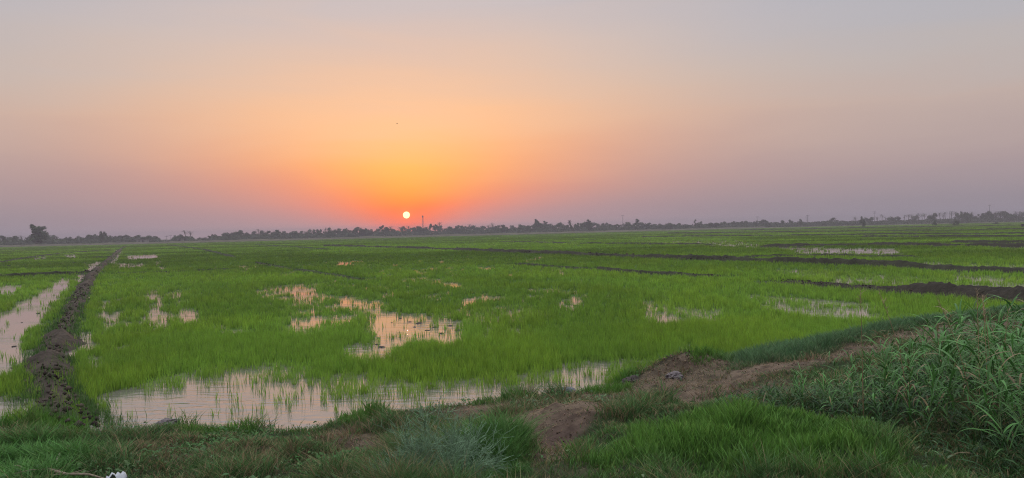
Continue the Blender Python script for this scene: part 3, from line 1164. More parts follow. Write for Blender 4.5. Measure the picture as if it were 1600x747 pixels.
protos = [make_reed(rnd.uniform(0.75, 1.15), rnd.randint(13, 20), rnd.uniform(0.15, 0.55)) for _ in range(9)]
reed_px = []
tries = 0
while len(reed_px) < 200 and tries < 9000:
    tries += 1
    px, py = rnd.uniform(1180, 1680), rnd.uniform(550, 790)
    g = gp(px, py, 0.45)
    if sdist(np.array([g[0]]), np.array([g[1]]), REEDS)[0] < 0.12:
        continue
    if px < 1330 and rnd.random() < 0.45:
        continue
    if all((g[0] - q[0]) ** 2 + (g[1] - q[1]) ** 2 > 0.145 ** 2 for q in reed_px):
        reed_px.append((g[0], g[1], min(1.0, max(0.5, 0.5 + 0.5 * (px - 1230) / 300))))
used = set()
for i, g in enumerate(reed_px):
    src = protos[i % len(protos)]
    if i < len(protos):
        o = src
    else:
        o = src.copy()
        COL.objects.link(o)
        for ch in list(src.children):
            c = ch.copy()
            COL.objects.link(c)
            c.parent = o
    o.location = (g[0], g[1], zground(g[0], g[1]) - 0.02)
    o.rotation_euler = (rnd.gauss(0, 0.10), rnd.gauss(0, 0.10), rnd.uniform(0, 6.28))
    sc = rnd.uniform(0.65, 1.0) * g[2] * 0.86
    o.scale = (sc, sc, sc)
    tag(o, 'leafy green reed with arching grey-green leaves in the thicket on the near bank', 'reed', 'reeds growing on the bank')


for k, (px, py) in enumerate([(1532, 690), (1545, 700), (1552, 682), (1520, 705), (1420, 690), (1566, 700), (1350, 700)]):
    g = gp(px, py, 0.45)
    o = empty('dry_reed', (g[0], g[1], zground(*g) - 0.02))
    ht = rnd.uniform(0.95, 1.25)
    lx, ly = rnd.gauss(0, .12), rnd.gauss(0, .08)
    pts = [(lx * (q / 6) ** 2, ly * (q / 6) ** 2, ht * q / 6) for q in range(7)]
    mb = MB()
    mb.tube(pts, [.004, .004, .0036, .0032, .0028, .0022, .0014], 5, jit((0.21, 0.15, 0.085)))
    link('stem', mb.mesh('stem', True), reedstem, o)
    mb = MB()
    for q in range(4):
        leaf_blade(mb, pts[1 + q], rnd.uniform(0, 6.28), rnd.uniform(.12, .26), .004, rnd.uniform(.2, 1.0), jit((0.22, 0.16, 0.09)), rnd.uniform(1.5, 3))
    link('leaves', mb.mesh('leaves', True), reedleaf, o)
    mb = MB()
    for q in range(26):
        f = rnd.uniform(.82, 1.02)
        p = Vector((lx * f * f, ly * f * f, ht * f))
        d = Vector((rnd.gauss(0, .02), rnd.gauss(0, .02), rnd.uniform(.01, .05)))
        mb.tube([p, p + d], [.0016, .0007], 3, jit((0.22, 0.16, 0.10)), cap=False)
    link('seed_head', mb.mesh('seed_head'), reedstem, o)
    tag(o, 'dead straw-brown reed stalk standing taller than the green reeds', 'reed', 'dead stalks in the reed thicket')


def build_undergrowth():
    """broad arching leaves between the reeds"""
    V, Q, C = [], [], []
    n = 26000
    x = rng.uniform(1.2, 16, n * 6)
    y = rng.uniform(3.2, 17, n * 6)
    sr = sdist(x, y, REEDS)
    nb = fbm(x * 1.4, y * 1.4, 3)
    k = (sr > -0.25) & (rng.random(len(x)) < sstep(0.25, 0.5, nb))
    x, y = x[k][:n * 2], y[k][:n * 2]
    n = len(x)
    z = height(x, y, np.zeros(n), bank_d(x, y))
    z = z + rng.uniform(0, 0.20, n) * sstep(-0.2, 0.5, sdist(x, y, REEDS))
    az = rng.uniform(0, 6.28, n)
    el = rng.uniform(-0.1, 1.3, n)
    ln = rng.uniform(0.09, 0.26, n)
    w = rng.uniform(0.003, 0.0068, n)
    bend = rng.uniform(0.5, 2.2, n)
    P = np.stack([x, y, z], 1)
    side = np.stack([-np.sin(az), np.cos(az), rng.uniform(-0.5, 0.5, n)], 1)
    ns = 5
    prof = [0.6, 1.0, 0.95, 0.65, 0.06]
    VV = np.zeros((n, ns * 2, 3), dtype=np.float32)
    for i in range(ns):
        VV[:, 2 * i] = P - side * (w * prof[i])[:, None]
        VV[:, 2 * i + 1] = P + side * (w * prof[i])[:, None]
        P = P + np.stack([np.cos(az) * np.cos(el), np.sin(az) * np.cos(el), np.sin(el)], 1) * (ln / (ns - 1))[:, None]
        el = el - bend / (ns - 1)
    c = vary((0.022, 0.066, 0.018), n, 0.5, 0.1)
    c = np.where(rng.random((n, 1)) < 0.03, np.array([[0.17, 0.13, 0.08]]), c)
    base = np.arange(n)[:, None] * (ns * 2)
    q = np.concatenate([base + np.array([[2 * i, 2 * i + 1, 2 * i + 3, 2 * i + 2]]) for i in range(ns - 1)])
    me = np_mesh('undergrowth', VV.reshape(-1, 3), q, None, np.repeat(c, ns * 2, 0), True)
    tag(link('undergrowth', me, reedleaf), 'dense dark green leafy undergrowth between the reeds', 'undergrowth', kind='stuff')


build_undergrowth()

def build_weeds():
    """low mixed weeds with small broad leaves on the bank"""
    n0 = 260000
    x, y = scatter(n0, 3.4, 16)
    bd = bank_d(x, y)
    pat = fbm(x * 1.3 + 21, y * 1.3, 3, 0.6)
    k = (bd > 0.15) & (rng.random(n0) < 0.5 * sstep(0.50, 0.62, pat)) & (sdist(x, y, BRIGHT) < 0.1) & (bare_mask(x, y) < 0.6)
    x, y, bd = x[k], y[k], bd[k]
    n = len(x)
    z = height(x, y, np.zeros(n), bd) + rng.uniform(0.01, 0.10, n)
    az = rng.uniform(0, 6.28, n)
    el = rng.uniform(-0.2, 1.1, n)
    ln = rng.uniform(0.02, 0.06, n)
    w = ln * rng.uniform(0.13, 0.26, n)
    P = np.stack([x, y, z], 1)
    side = np.stack([-np.sin(az), np.cos(az), rng.uniform(-0.6, 0.6, n)], 1)
    prof = [0.25, 1.0, 0.8, 0.05]
    VV = np.zeros((n, 8, 3), dtype=np.float32)
    for i in range(4):
        VV[:, 2 * i] = P - side * (w * prof[i])[:, None]
        VV[:, 2 * i + 1] = P + side * (w * prof[i])[:, None]
        P = P + np.stack([np.cos(az) * np.cos(el), np.sin(az) * np.cos(el), np.sin(el)], 1) * (ln / 3)[:, None]
        el = el - 0.35
    tone = sstep(0.4, 0.6, fbm(x * 0.8 + 2, y * 0.8, 2))[:, None]
    c = vary((0.050, 0.120, 0.036), n, 0.45, 0.12) * (1 - tone) + vary((0.085, 0.135, 0.065), n, 0.4, 0.1) * tone
    base = np.arange(n)[:, None] * 8
    q = np.concatenate([base + np.array([[2 * i, 2 * i + 1, 2 * i + 3, 2 * i + 2]]) for i in range(3)])
    me = np_mesh('weeds', VV.reshape(-1, 3), q, None, np.repeat(c, 8, 0), True)
    tag(link('weeds', me, grassm), 'low small-leaved weeds mixed into the grass of the bank', 'weeds', kind='stuff')


build_weeds()

# ------------------------------------------------------------------ twiggy shrubs
twigm = mat('shrub_twig', rough=0.7, spec=0.2, attr=True, transl=0.15)


def make_shrub(loc, rad, ht, nmain, label, dens=1.0):
    r = empty('shrub', loc)
    mb = MB()

    def grow(p, d, ln, rr, lev):
        q = p + d * ln
        midp = (p + q) / 2 + Vector((rnd.gauss(0, 0.04), rnd.gauss(0, 0.04), rnd.gauss(0, 0.03))) * ln
        rr = max(rr, 0.0019)
        mb.tube([p, midp, q], [rr, rr * 0.9, max(0.0014, rr * 0.7)], 3, jit((0.125, 0.205, 0.125), 0.4), cap=False)
        if lev == 0:
            return
        for _ in range(rnd.choice((2, 3, 3))):
            nd = (d + Vector((rnd.gauss(0, 0.55), rnd.gauss(0, 0.55), rnd.gauss(0, 0.45)))).normalized()
            grow(p.lerp(q, rnd.uniform(0.45, 1)), nd, ln * rnd.uniform(0.6, 0.85), rr * 0.68, lev - 1)
    for _ in range(nmain):
        an = rnd.uniform(0, 6.28)
        t_ = rnd.uniform(0.1, 1.35)
        d = Vector((math.cos(an) * math.sin(t_), math.sin(an) * math.sin(t_), math.cos(t_)))
        grow(Vector((math.cos(an) * 0.05, math.sin(an) * 0.05, 0)), Vector((d.x * rad, d.y * rad, d.z * ht)).normalized(),
             0.33 * math.hypot(rad * math.sin(t_), ht * math.cos(t_)) * rnd.uniform(0.45, 1.2), 0.003, 4)
    link('branches', mb.mesh('branches'), twigm, r)
    st = MB()
    st.tube([(0, 0, -0.05), (0.01, 0, 0.05), (0.0, 0.01, 0.09)], [0.018, 0.014, 0.008], 6, (0.10, 0.075, 0.05))
    link('stem', st.mesh('stem'), twigm, r)
    tag(r, label, 'shrub')


for px, py, rad, ht, nm, lab in [(682, 765, 0.72, 0.66, 74, 'grey-green twiggy shrub at the bottom middle of the bank, larger of the two'),
                                 (606, 765, 0.28, 0.30, 18, 'smaller grey-green twiggy shrub just left of the large one')]:
    g = gp(px, py, 0.5)
    make_shrub((g[0], g[1], zground(*g)), rad, ht, nm, lab)

# ------------------------------------------------------------------ small objects on the bank
woodm = mat('dry_wood', rough=0.8, spec=0.15, attr=True, noise=(40, 0.7, 1.3))
stonem = mat('grey_stone', base=(0.10, 0.105, 0.13), rough=0.85, spec=0.2, noise=(22, 0.6, 1.4), bump=(35, 0.8, 0.02))
clodm = mat('mud_clod', base=(0.042, 0.034, 0.032), rough=0.8, spec=0.3, noise=(22, 0.6, 1.4), bump=(35, 0.9, 0.02))
greyclod = mat('dried_grey_soil', base=(0.15, 0.13, 0.14), rough=0.9, spec=0.15, noise=(26, 0.5, 1.4), bump=(45, 1.0, 0.03))


def lump(name, loc, s, m, seed, rough_amt=0.35):
    import bmesh
    bm = bmesh.new()
    bmesh.ops.create_icosphere(bm, subdivisions=4, radius=1)
    r2 = random.Random(seed)
    o1, o2, o3 = r2.uniform(0, 50), r2.uniform(0, 50), r2.uniform(0, 50)
    for v in bm.verts:
        c = v.co
        k = float(fbm(np.array([c.x * 1.3 + o1 + c.z * 0.8]), np.array([c.y * 1.3 + o2 - c.z * 0.7]), 4, 0.6)[0])
        k2 = float(fbm(np.array([c.x * 4.1 + o3 + c.z * 2.2]), np.array([c.y * 4.3 + o1 - c.z * 2.6]), 3, 0.7)[0])
        q = 1 + rough_amt * 2 * (k - 0.5) + rough_amt * 1.3 * (k2 - 0.5)
        v.co = Vector((c.x * q * s[0], c.y * q * s[1], c.z * q * s[2]))
    me = bpy.data.meshes.new(name)
    bm.to_mesh(me)
    bm.free()
    o = link(name, me, m)
    o.location = loc
    o.rotation_euler = (0, 0, r2.uniform(0, 6.28))
    return o


g = gp(888, 606, 0.1)
tag(lump('stone', (g[0], g[1], zground(*g) + 0.03), (0.13, 0.09, 0.075), stonem, 5, 0.2), 'blue-grey rounded stone at the water edge of the bank', 'stone')
g = gp(262, 656, 0.1)
tag(lump('soil_clod', (g[0], g[1], zground(*g) + 0.03), (0.15, 0.11, 0.05), greyclod, 8, 0.6), 'pale grey lump of dried soil on the bank by the left water', 'soil clod')
g = gp(1038, 566, 0.2)
tag(lump('soil_clod', (g[0], g[1], zground(*g) + 0.03), (0.15, 0.12, 0.085), greyclod, 12, 0.7), 'grey crumbly clod topping the earth heap beside the rice', 'soil clod')
g = gp(1052, 588, 0.2)
tag(lump('soil_clod', (g[0], g[1], zground(*g) + 0.03), (0.13, 0.12, 0.05), greyclod, 19, 0.7), 'grey soil clod lying below the top of the earth heap', 'soil clod')
g = gp(985, 594, 0.1)
tag(lump('soil_clod', (g[0], g[1], zground(*g) + 0.03), (0.16, 0.10, 0.06), clodm, 15, 0.7), 'dark brown soil clod at the left foot of the earth heap', 'soil clod')

# clods poking out of the bright water patch
cl_px = [(648, 510), (690, 520), (612, 503), (703, 508), (596, 541), (590, 537), (668, 515), (626, 497), (560, 500), (576, 505), (655, 504), (716, 515),
         (592, 527), (640, 502), (680, 510), (60, 489), (34, 503), (52, 512), (100, 452), (22, 540)]
for i, (px, py) in enumerate(cl_px):
    g = gp(px, py, 0.02)
    k = rnd.uniform(0.018, 0.042)
    left = px < 200
    tag(lump('mud_clod', (g[0], g[1], 0.0), (k * 2.2, k * 1.3, k * 0.55), clodm, 60 + i, 0.5),
        'small dark mud clod poking out of the left channel water' if left else 'small dark mud clod poking out of the orange-lit water patch', 'mud clod',
        'mud clods in the left channel' if left else 'mud clods in the bright water patch')

# the fallen dry branch
g0 = gp(-20, 722, 0.55)
g1 = gp(168, 752, 0.6)
g2 = gp(88, 722, 0.6)


def P3(px, py, dz=0.05, zz=0.55):
    a = gp(px, py, zz)
    return (a[0], a[1], zground(*a) + dz)


br = empty('dry_branch', P3(60, 722, 0))
inv = Vector(br.location)
mb = MB()
path = [P3(-30, 718, .15), P3(10, 722, .16), P3(40, 726, .17), P3(75, 734, .17), P3(105, 741, .16), P3(140, 752, .15), P3(172, 762, .13)]
za, zb = path[0][2], path[-1][2]
path = [(p[0], p[1], 0.35 * p[2] + 0.65 * (za + (zb - za) * q / 6) - 0.015) for q, p in enumerate(path)]
mb.tube([Vector(p) - inv for p in path], [0.005, 0.009, 0.015, 0.017, 0.011, 0.008, 0.005], 7, (0.17, 0.135, 0.105))
link('main_stem', mb.mesh('main_stem', True), woodm, br)
for k in range(16):
    mb = MB()
    i = rnd.randint(1, 4)
    a = Vector(path[i]) - inv
    b2 = Vector(path[i + rnd.choice((-1, 1))]) - inv
    d = (b2 - a).normalized()
    d = (d + Vector((rnd.gauss(0, .3), rnd.gauss(0, .3), rnd.uniform(-0.15, .25)))).normalized()
    ln = rnd.uniform(0.12, 0.35)
    mb.tube([a, a + d * ln * .5 + Vector((0, 0, rnd.uniform(-.02, .02))), a + d * ln], [0.005, 0.0035, 0.001], 4, jit((0.19, 0.15, 0.115), .25))
    link('twig', mb.mesh('twig', True), woodm, br)
tag(br, 'long dry fallen branch with frayed twigs lying in grass at lower left', 'branch')
st_o = empty('dry_stick', P3(94, 692, 0))
inv = Vector(st_o.location)
mb = MB()
mb.tube([Vector(P3(86, 712, .10)) - inv, Vector(P3(94, 700, .14)) - inv, Vector(P3(101, 690, .19)) - inv], [0.009, 0.010, 0.008], 6, (0.25, 0.21, 0.18))
link('shaft', mb.mesh('shaft', True), woodm, st_o)
mb = MB()
mb.tube([Vector(P3(101, 690, .19)) - inv, Vector(P3(110, 687, .19)) - inv], [0.006, 0.002], 5, (0.2, 0.16, 0.13))
link('fork', mb.mesh('fork', True), woodm, st_o)
tag(st_o, 'short pale broken stick leaning in grass behind the long fallen branch', 'stick')

# white scrap
whitem = mat('white_plastic', base=(0.34, 0.36, 0.40), rough=0.6, spec=0.3)
a = P3(181, 760, 0.12, 0.6)
V, Q = [], []
for i in range(9):
    for j in range(7):
        u, v = i / 8 - .5, j / 6 - .5
        V.append((u * 0.13, v * 0.09, 0.03 * math.sin(u * 9 + v * 4) * math.cos(v * 7) + 0.03 * (1 - 4 * u * u)))
for i in range(8):
    for j in range(6):
        k = i * 7 + j
        Q.append((k, k + 1, k + 8, k + 7))
sc_ = link('plastic_scrap', np_mesh('plastic_scrap', np.array(V), Q, None, None, True), whitem)
sm = sc_.modifiers.new('thick', 'SOLIDIFY')
sm.thickness = 0.003
sc_.location = a
tag(sc_, 'crumpled white plastic scrap in the grass at the bottom left', 'plastic scrap')

# ------------------------------------------------------------------ trees at the horizon
barkm = mat('bark', base=(0.075, 0.06, 0.05), rough=0.9, spec=0.1)
crownm = mat('tree_leaf', rough=0.6, spec=0.2, attr=True, transl=0.2)


def crown_mesh(kind, seed):
    global rnd
    keep, rnd = rnd, random.Random(seed)
    mb = MB()
    g1_ = (0.040, 0.062, 0.026)
    if kind == 'broad':
        lobes = [(rnd.gauss(0, .22), rnd.gauss(0, .22), rnd.uniform(.36, .84), rnd.uniform(.13, .25)) for _ in range(9)]
    elif kind == 'tall':
        lobes = [(rnd.gauss(0, .07), rnd.gauss(0, .07), .25 + .7 * i / 8, rnd.uniform(.07, .14)) for i in range(9)]
    elif kind == 'wide':
        lobes = [(rnd.gauss(0, .42), rnd.gauss(0, .3), rnd.uniform(.45, .82), rnd.uniform(.14, .22)) for _ in range(12)]
    elif kind == 'bush':
        lobes = [(rnd.gauss(0, .3), rnd.gauss(0, .3), rnd.uniform(.15, .75), rnd.uniform(.2, .32)) for _ in range(9)]
    elif kind == 'thin':
        lobes = [(rnd.gauss(0, .16), rnd.gauss(0, .16), rnd.uniform(.5, .9), rnd.uniform(.08, .15)) for _ in range(6)]
    for (lx, ly, lz, lr) in lobes:
        c = jit(g1_, .35)
        for _ in range(int(90 + 1500 * lr * lr)):
            d = Vector((rnd.gauss(0, 1), rnd.gauss(0, 1), rnd.gauss(0, 1))).normalized() * lr * rnd.uniform(.35, 1.08)
            mb.leaf((lx + d.x, ly + d.y, max(0.03, lz + d.z * .8)), rnd.uniform(.022, .062), jit(c, .25))
    rnd = keep
    return mb.mesh('crown')


def trunk_mesh(kind, seed):
    global rnd
    keep, rnd = rnd, random.Random(seed)
    mb = MB()
    th = {'broad': .5, 'tall': .85, 'wide': .5, 'bush': .25, 'thin': .7}[kind]
    r0 = {'broad': .028, 'tall': .018, 'wide': .03, 'bush': .02, 'thin': .016}[kind]
    mb.tube([(0, 0, -.05), (rnd.gauss(0, .01), 0, th * .5), (rnd.gauss(0, .02), rnd.gauss(0, .02), th)], [r0 * 1.3, r0, r0 * .5], 6)
    for _ in range(5):
        z0 = rnd.uniform(.4, .85) * th
        an = rnd.uniform(0, 6.28)
        rr = .22 if kind in ('broad', 'wide') else .09
        mb.tube([(0, 0, z0), (math.cos(an) * rr * .5, math.sin(an) * rr * .5, z0 + .12), (math.cos(an) * rr, math.sin(an) * rr, z0 + .26)], [r0 * .5, r0 * .35, r0 * .15], 4)
    rnd = keep
    return mb.mesh('trunk')


def palm_meshes(seed):
    global rnd
    keep, rnd = rnd, random.Random(seed)
    mb = MB()
    lx = rnd.gauss(0, .05)
    mb.tube([(0, 0, -.03), (lx * .3, 0, .4), (lx, 0, .80)], [.030, .022, .020], 6)
    tr = mb.mesh('trunk')
    mb = MB()
    for k in range(30):
        an = rnd.uniform(0, 6.28)
        el = rnd.uniform(-.5, 1.35)
        p = Vector((lx, 0, .79))
        pts = []
        st = .042
        for i in range(7):
            pts.append(p.copy())
            p = p + Vector((math.cos(an) * math.cos(el), math.sin(an) * math.cos(el), math.sin(el))) * st
            el -= .26
        c = jit((0.04, 0.058, 0.028), .3)
        side = Vector((-math.sin(an), math.cos(an), 0))
        # leaflets hanging off the rib, leaving gaps
        for i in range(1, 7):
            for sgn in (-1, 1):
                a_ = pts[i]
                tip = a_ + side * sgn * .035 * (1 - abs(i - 3.5) / 5) + (pts[i] - pts[i - 1]) * .7 + Vector((0, 0, -.012))
                b0 = len(mb.v)
                mb.v += [a_, a_ + (pts[i] - pts[i - 1]) * .45, tip]
                mb.c += [c] * 3
                mb.f.append((b0, b0 + 1, b0 + 2))
        mb.ribbon(pts, [.004] * 7, side, c)
    rnd = keep
    return tr, mb.mesh('crown')


KINDS = {}
for kd in ('broad', 'tall', 'wide', 'bush', 'thin'):
    KINDS[kd] = [(trunk_mesh(kd, 100 + i), crown_mesh(kd, 200 + i)) for i in range(4 if kd in ('broad', 'bush') else 3)]
KINDS['palm'] = [palm_meshes(300 + i) for i in range(4)]
NAMES = {'broad': ('tree', 'tree'), 'tall': ('tree', 'tree'), 'wide': ('tree', 'tree'), 'bush': ('bush', 'bush'), 'thin': ('tree', 'tree'), 'palm': ('palm_tree', 'palm tree')}
DESC = {'broad': 'round-crowned hazy tree', 'tall': 'slender upright hazy tree', 'wide': 'wide-crowned hazy tree', 'bush': 'low rounded hazy bush',
        'thin': 'thin open-crowned hazy tree', 'palm': 'hazy palm tree'}


def plant(kind, px, top, base_y, wpx=None, label=None, group=None, Y=None, dz=0.0):
    """stand a tree so that it is seen from top to base_y at column px"""
    if Y is None:
        Y = 2.4 * FPX / max(3.2, base_y - horizon_y(px))
    x, _, zt = at_dist(px, top, Y)
    H = zt - dz
    v = rnd.choice(KINDS[kind])
    o = empty(NAMES[kind][0], (x, Y, dz))
    a = link('trunk', v[0], barkm, o)
    c = link('crown', v[1], crownm, o)
    sxy = H
    nat = {'broad': .85, 'tall': .32, 'wide': 1.25, 'bush': 1.3, 'thin': .55, 'palm': .5}[kind]
    if wpx:
        sxy = min(2.4 * H, max(.5 * H, wpx / FPX * Y / nat))
    o.scale = (sxy, sxy, H)
    o.rotation_euler = (0, 0, rnd.uniform(0, 6.28))
    tag(o, label, NAMES[kind][1], group)
    return o


TL = """8 367 18 b;22 368 14 b;34 368 10 p;45 367 10 b;66 356 9 t;73 363 10 b;79 372 10 k;88 373 8 n;98 374 10 k;106 370 9 b;115 374 12 k;125 371 12 b;137 366 16 w;148 366 10 b
165 367 14 b;174 368 10 b;188 366 12 n;196 370 12 b;205 373 12 k;212 369 8 b;217 367 10 b;229 368 14 b;245 369 10 b;275 368 10 b;285 366 9 b;291 360 10 p;298 361 10 p
318 371 12 k;327 368 5 n;335 366 8 b;348 367 5 n;356 363 12 b;366 363 10 b;373 359 12 b;383 363 12 b;395 361 12 b;404 358 8 p;412 360 12 b;431 359 18 b;446 361 12 b;460 361 14 w
470 361 12 b;480 360 12 p;490 358 14 w;500 361 10 b;508 356 8 p;514 355 10 b;530 357 16 b;541 360 12 b;555 354 18 w;566 358 14 b;576 356 12 w;590 357 14 b;597 351 6 n;602 354 8 b
609 354 10 p;617 358 10 b;624 355 8 p;630 353 8 b;639 353 8 p;650 355 12 b;657 353 12 b;664 355 12 b;672 348 8 n;681 349 8 n;688 347 9 p;700 354 12 b;712 353 14 b;724 352 16 w;735 350 8 p;742 352 12 b
752 353 12 b;762 352 8 p;770 348 9 p;777 352 12 b;788 351 16 b;802 352 14 b;818 350 16 w;826 352 10 b;836 344 5 t;841 346 5 t;845 348 6 n;853 347 5 t;860 350 12 b;870 347 16 w;880 351 12 b
887 351 8 n;903 348 9 b;912 346 13 b;921 345 7 t;935 350 12 b;944 348 10 b;955 350 14 b;966 350 8 n;980 347 14 w;990 349 10 b;996 344 7 t;1005 347 14 b;1012 348 10 b;1022 350 12 b;1030 350 12 b
1048 348 16 w;1060 349 12 b;1074 350 12 k;1086 345 3 t;1095 346 7 b;1108 350 12 b;1116 348 14 b;1132 346 14 w;1148 346 12 b;1158 346 10 b;1168 345 10 b;1178 348 10 k;1183 345 10 b;1191 343 10 b;1200 347 12 k
1212 347 10 b;1222 344 6 b;1235 343 6 b;1245 347 12 k;1252 342 7 b;1262 348 14 k;1270 347 12 k;1285 346 14 b;1298 340 13 b;1307 347 8 k;1315 345 12 b;1325 346 12 k;1330 345 10 b;1337 339 8 p;1347 338 8 b;1360 339 10 b
1371 339 8 p;1378 335 7 p;1385 339 6 p;1391 338 6 p;1396 339 8 b;1402 338 8 b;1412 336 7 p;1419 335 7 p;1425 335 7 p;1431 335 7 p;1435 333 7 p;1441 334 7 p;1445 333 7 p;1452 337 10 b;1458 332 9 b;1469 332 8 p;1477 331 9 p
1486 330 8 p;1492 331 8 p;1497 333 12 b;1504 330 9 b;1512 331 10 b;1517 331 8 p;1525 336 12 k;1535 333 9 b;1541 329 10 b;1548 330 9 b;1555 330 7 p;1561 330 7 p;1564 330 7 p;1571 329 12 b;1580 332 14 w;1588 330 7 p;1593 330 7 p;1599 330 7 p
1612 331 12 b;1625 330 9 p;1640 332 14 w;-12 368 14 b;-30 367 12 w"""
KC = {'b': 'broad', 'p': 'palm', 't': 'tall', 'k': 'bush', 'n': 'thin', 'w': 'wide'}


def where(px):
    if px < 60:
        return 'left of the tallest tree at far left'
    if px < 250:
        return 'between the tallest tree and the treeline gap'
    if px < 400:
        return 'on the left treeline just right of its wide gap'
    if px < 560:
        return 'in the treeline left of the setting sun'
    if px < 710:
        return 'in the treeline directly below the setting sun'
    if px < 830:
        return 'in the treeline right of the mast'
    if px < 970:
        return 'in the treeline around the leaning trunk'
    if px < 1200:
        return 'in the low treeline right of the middle'
    if px < 1330:
        return 'in the sparse treeline around the tall thin poles'
    if px < 1460:
        return 'in the palm row left of the white trunks'
    return 'in the palm grove at the right end of the treeline'


for ent in TL.replace('\n', ';').split(';'):
    px, top, wpx, kc = ent.split()
    px, top, wpx = float(px), float(top), float(wpx)
    kd = KC[kc]
    Y = 400 + 150 * min(1, max(0, px / 700)) + rnd.uniform(-25, 35)
    if kd == 'bush':
        wpx *= 1.2
    plant(kd, px, top - 1.4, 0, wpx * 1.15, DESC[kd] + ' ' + where(px), 'trees of the far treeline', Y)

# a second row behind closes the line
ents = [e_.split() for e_ in TL.replace('\n', ';').split(';')]
for _ in range(85):
    e0 = rnd.choice(ents)
    px = float(e0[0]) + rnd.uniform(-9, 9)
    if 236 < px < 272 or 299 < px < 325:
        continue
    Y = 430 + 150 * min(1, max(0, px / 700)) + rnd.uniform(10, 60)
    kd = rnd.choice(('broad', 'broad', 'wide', 'bush', 'palm'))
    plant(kd, px, float(e0[1]) + rnd.uniform(0.2, 3.2), 0, rnd.uniform(12, 20) if kd != 'palm' else 8, DESC[kd] + ' ' + where(px), 'trees of the far treeline', Y)

# singled out trees
plant('tall', 54, 351, 0, 12, 'tallest dark tree of the far left treeline, left half of its top', 'trees of the far treeline', 345)
plant('broad', 61, 352, 0, 19, 'tall broad dark tree standing highest at the far left', 'trees of the far treeline', 340)
plant('tall', 57, 355, 0, 14, 'slim dark tree filling the foot of the tallest left trees', 'trees of the far treeline', 338)
plant('broad', 159, 359, 0, 10, 'single taller round tree rising over the low left trees', 'trees of the far treeline', 400)
plant('bush', 1349, 341, 0, 8, 'dark bush standing in the far field before the palm row', 'field bushes', 350)
plant('bush', 1460, 342, 0, 8, 'small dark bush in the field left of the white trunks', 'field bushes', 340)
plant('bush', 1494, 343, 0, 11, 'wide dark bush in the field at the foot of the palm grove', 'field bushes', 330)
plant('bush', 1556, 346, 0, 9, 'tiny low dark bush in the far field near the right edge', 'field bushes', 340)
for px, lab in ((829, 'left'), (842, 'right')):
    plant('bush', px, 360, 0, 5, 'tiny dark bush at the foot of the slender trees, %s one' % lab, 'field bushes', 440)
# leaning bare trunk
x0, y0, z0 = at_dist(896, 361, 470)
x1, y1, z1 = at_dist(889, 345, 470)
lt = empty('leaning_tree', (x0, 470, 0))
mb = MB()
mb.tube([(0, 0, -.2), ((x1 - x0) * .5, 0, (z1) * .48), (x1 - x0, 0, z1)], [.8, .62, .25], 7)
link('trunk', mb.mesh('trunk'), barkm, lt)
mb = MB()
for _ in range(260):
    f = rnd.uniform(.1, 1) ** .8
    mb.leaf(((x1 - x0) * f + rnd.gauss(0, .45), rnd.gauss(0, .5), z1 * f + rnd.gauss(0, .3)), rnd.uniform(.2, .45), jit((.04, .055, .028)))
link('crown', mb.mesh('crown'), crownm, lt)
tag(lt, 'dark leaning tree trunk slanting up to the left in the treeline', 'tree')

# scrub mass filling the foot of the treeline
mb = MB()
scr = []
nS = 80000
pxs = rng.uniform(-120, 1720, nS)
Ys = 400 + 150 * np.clip(pxs / 700, 0, 1) + rng.uniform(-22, 50, nS)
X = (pxs - 800) / FPX * Ys
lowh = 1.2 + 3.2 * fbm(X * .07, Ys * .07, 4, .65)
gapm = sstep(246, 252, pxs) * (1 - sstep(265, 272, pxs)) + sstep(300, 306, pxs) * (1 - sstep(320, 335, pxs))
lowh = lowh * (1 - .75 * gapm)
Z = rng.random(nS) ** .8 * lowh
sz = rng.uniform(.25, .7, nS)
A = rng.normal(size=(nS, 3))
A /= np.linalg.norm(A, axis=1)[:, None]
B = np.cross(A, rng.normal(size=(nS, 3)))
B /= np.linalg.norm(B, axis=1)[:, None]
P = np.stack([X, Ys, Z], 1)
VV = np.stack([P - A * sz[:, None], P + B * sz[:, None] * .6, P + A * sz[:, None], P - B * sz[:, None] * .6], 1)
c = vary((.040, .058, .028), nS, .3)
q = np.arange(nS * 4).reshape(nS, 4)
tag(link('scrub', np_mesh('scrub', VV.reshape(-1, 3), q, None, np.repeat(c, 4, 0)), crownm), 'low hazy scrub along the foot of the far treeline', 'scrub', kind='stuff')

# embankment of dry earth in front of the trees
ep = [(-250, 330), (-180, 330), (-90, 345), (0, 400), (70, 440), (160, 480)]
epts = []
for (ax, ay), (bx, by) in zip(ep[:-1], ep[1:]):
    for k in range(60):
        epts.append((ax + (bx - ax) * k / 60, ay + (by - ay) * k / 60))
epts = np.array(epts)
u = np.linspace(-1.6, 1.6, 9)
tn = np.gradient(epts, axis=0)
tn /= np.linalg.norm(tn, axis=1)[:, None]
nr_ = np.stack([-tn[:, 1], tn[:, 0]], 1)
X = epts[:, 0][:, None] + nr_[:, 0][:, None] * u * 6
Yy = epts[:, 1][:, None] + nr_[:, 1][:, None] * u * 6
Z = np.exp(-(u / .9) ** 2)[None, :] * (1.0 + .7 * (fbm(X * .12, Yy * .12, 3) - .5)) - .15
idx = np.arange(X.size).reshape(X.shape)
q = np.stack([idx[:-1, :-1], idx[:-1, 1:], idx[1:, 1:], idx[1:, :-1]], -1).reshape(-1, 4)
em = mat('dry_embankment', base=(.085, .08, .055), rough=.9, spec=.1, noise=(.3, .5, 1.3))
tag(link('embankment', np_mesh('embankment', np.stack([X.ravel(), Yy.ravel(), Z.ravel()], 1), q, None, None, True), em), kind='structure')

# poles and mast
polem = mat('pole_grey', base=(.12, .12, .13), rough=.6)


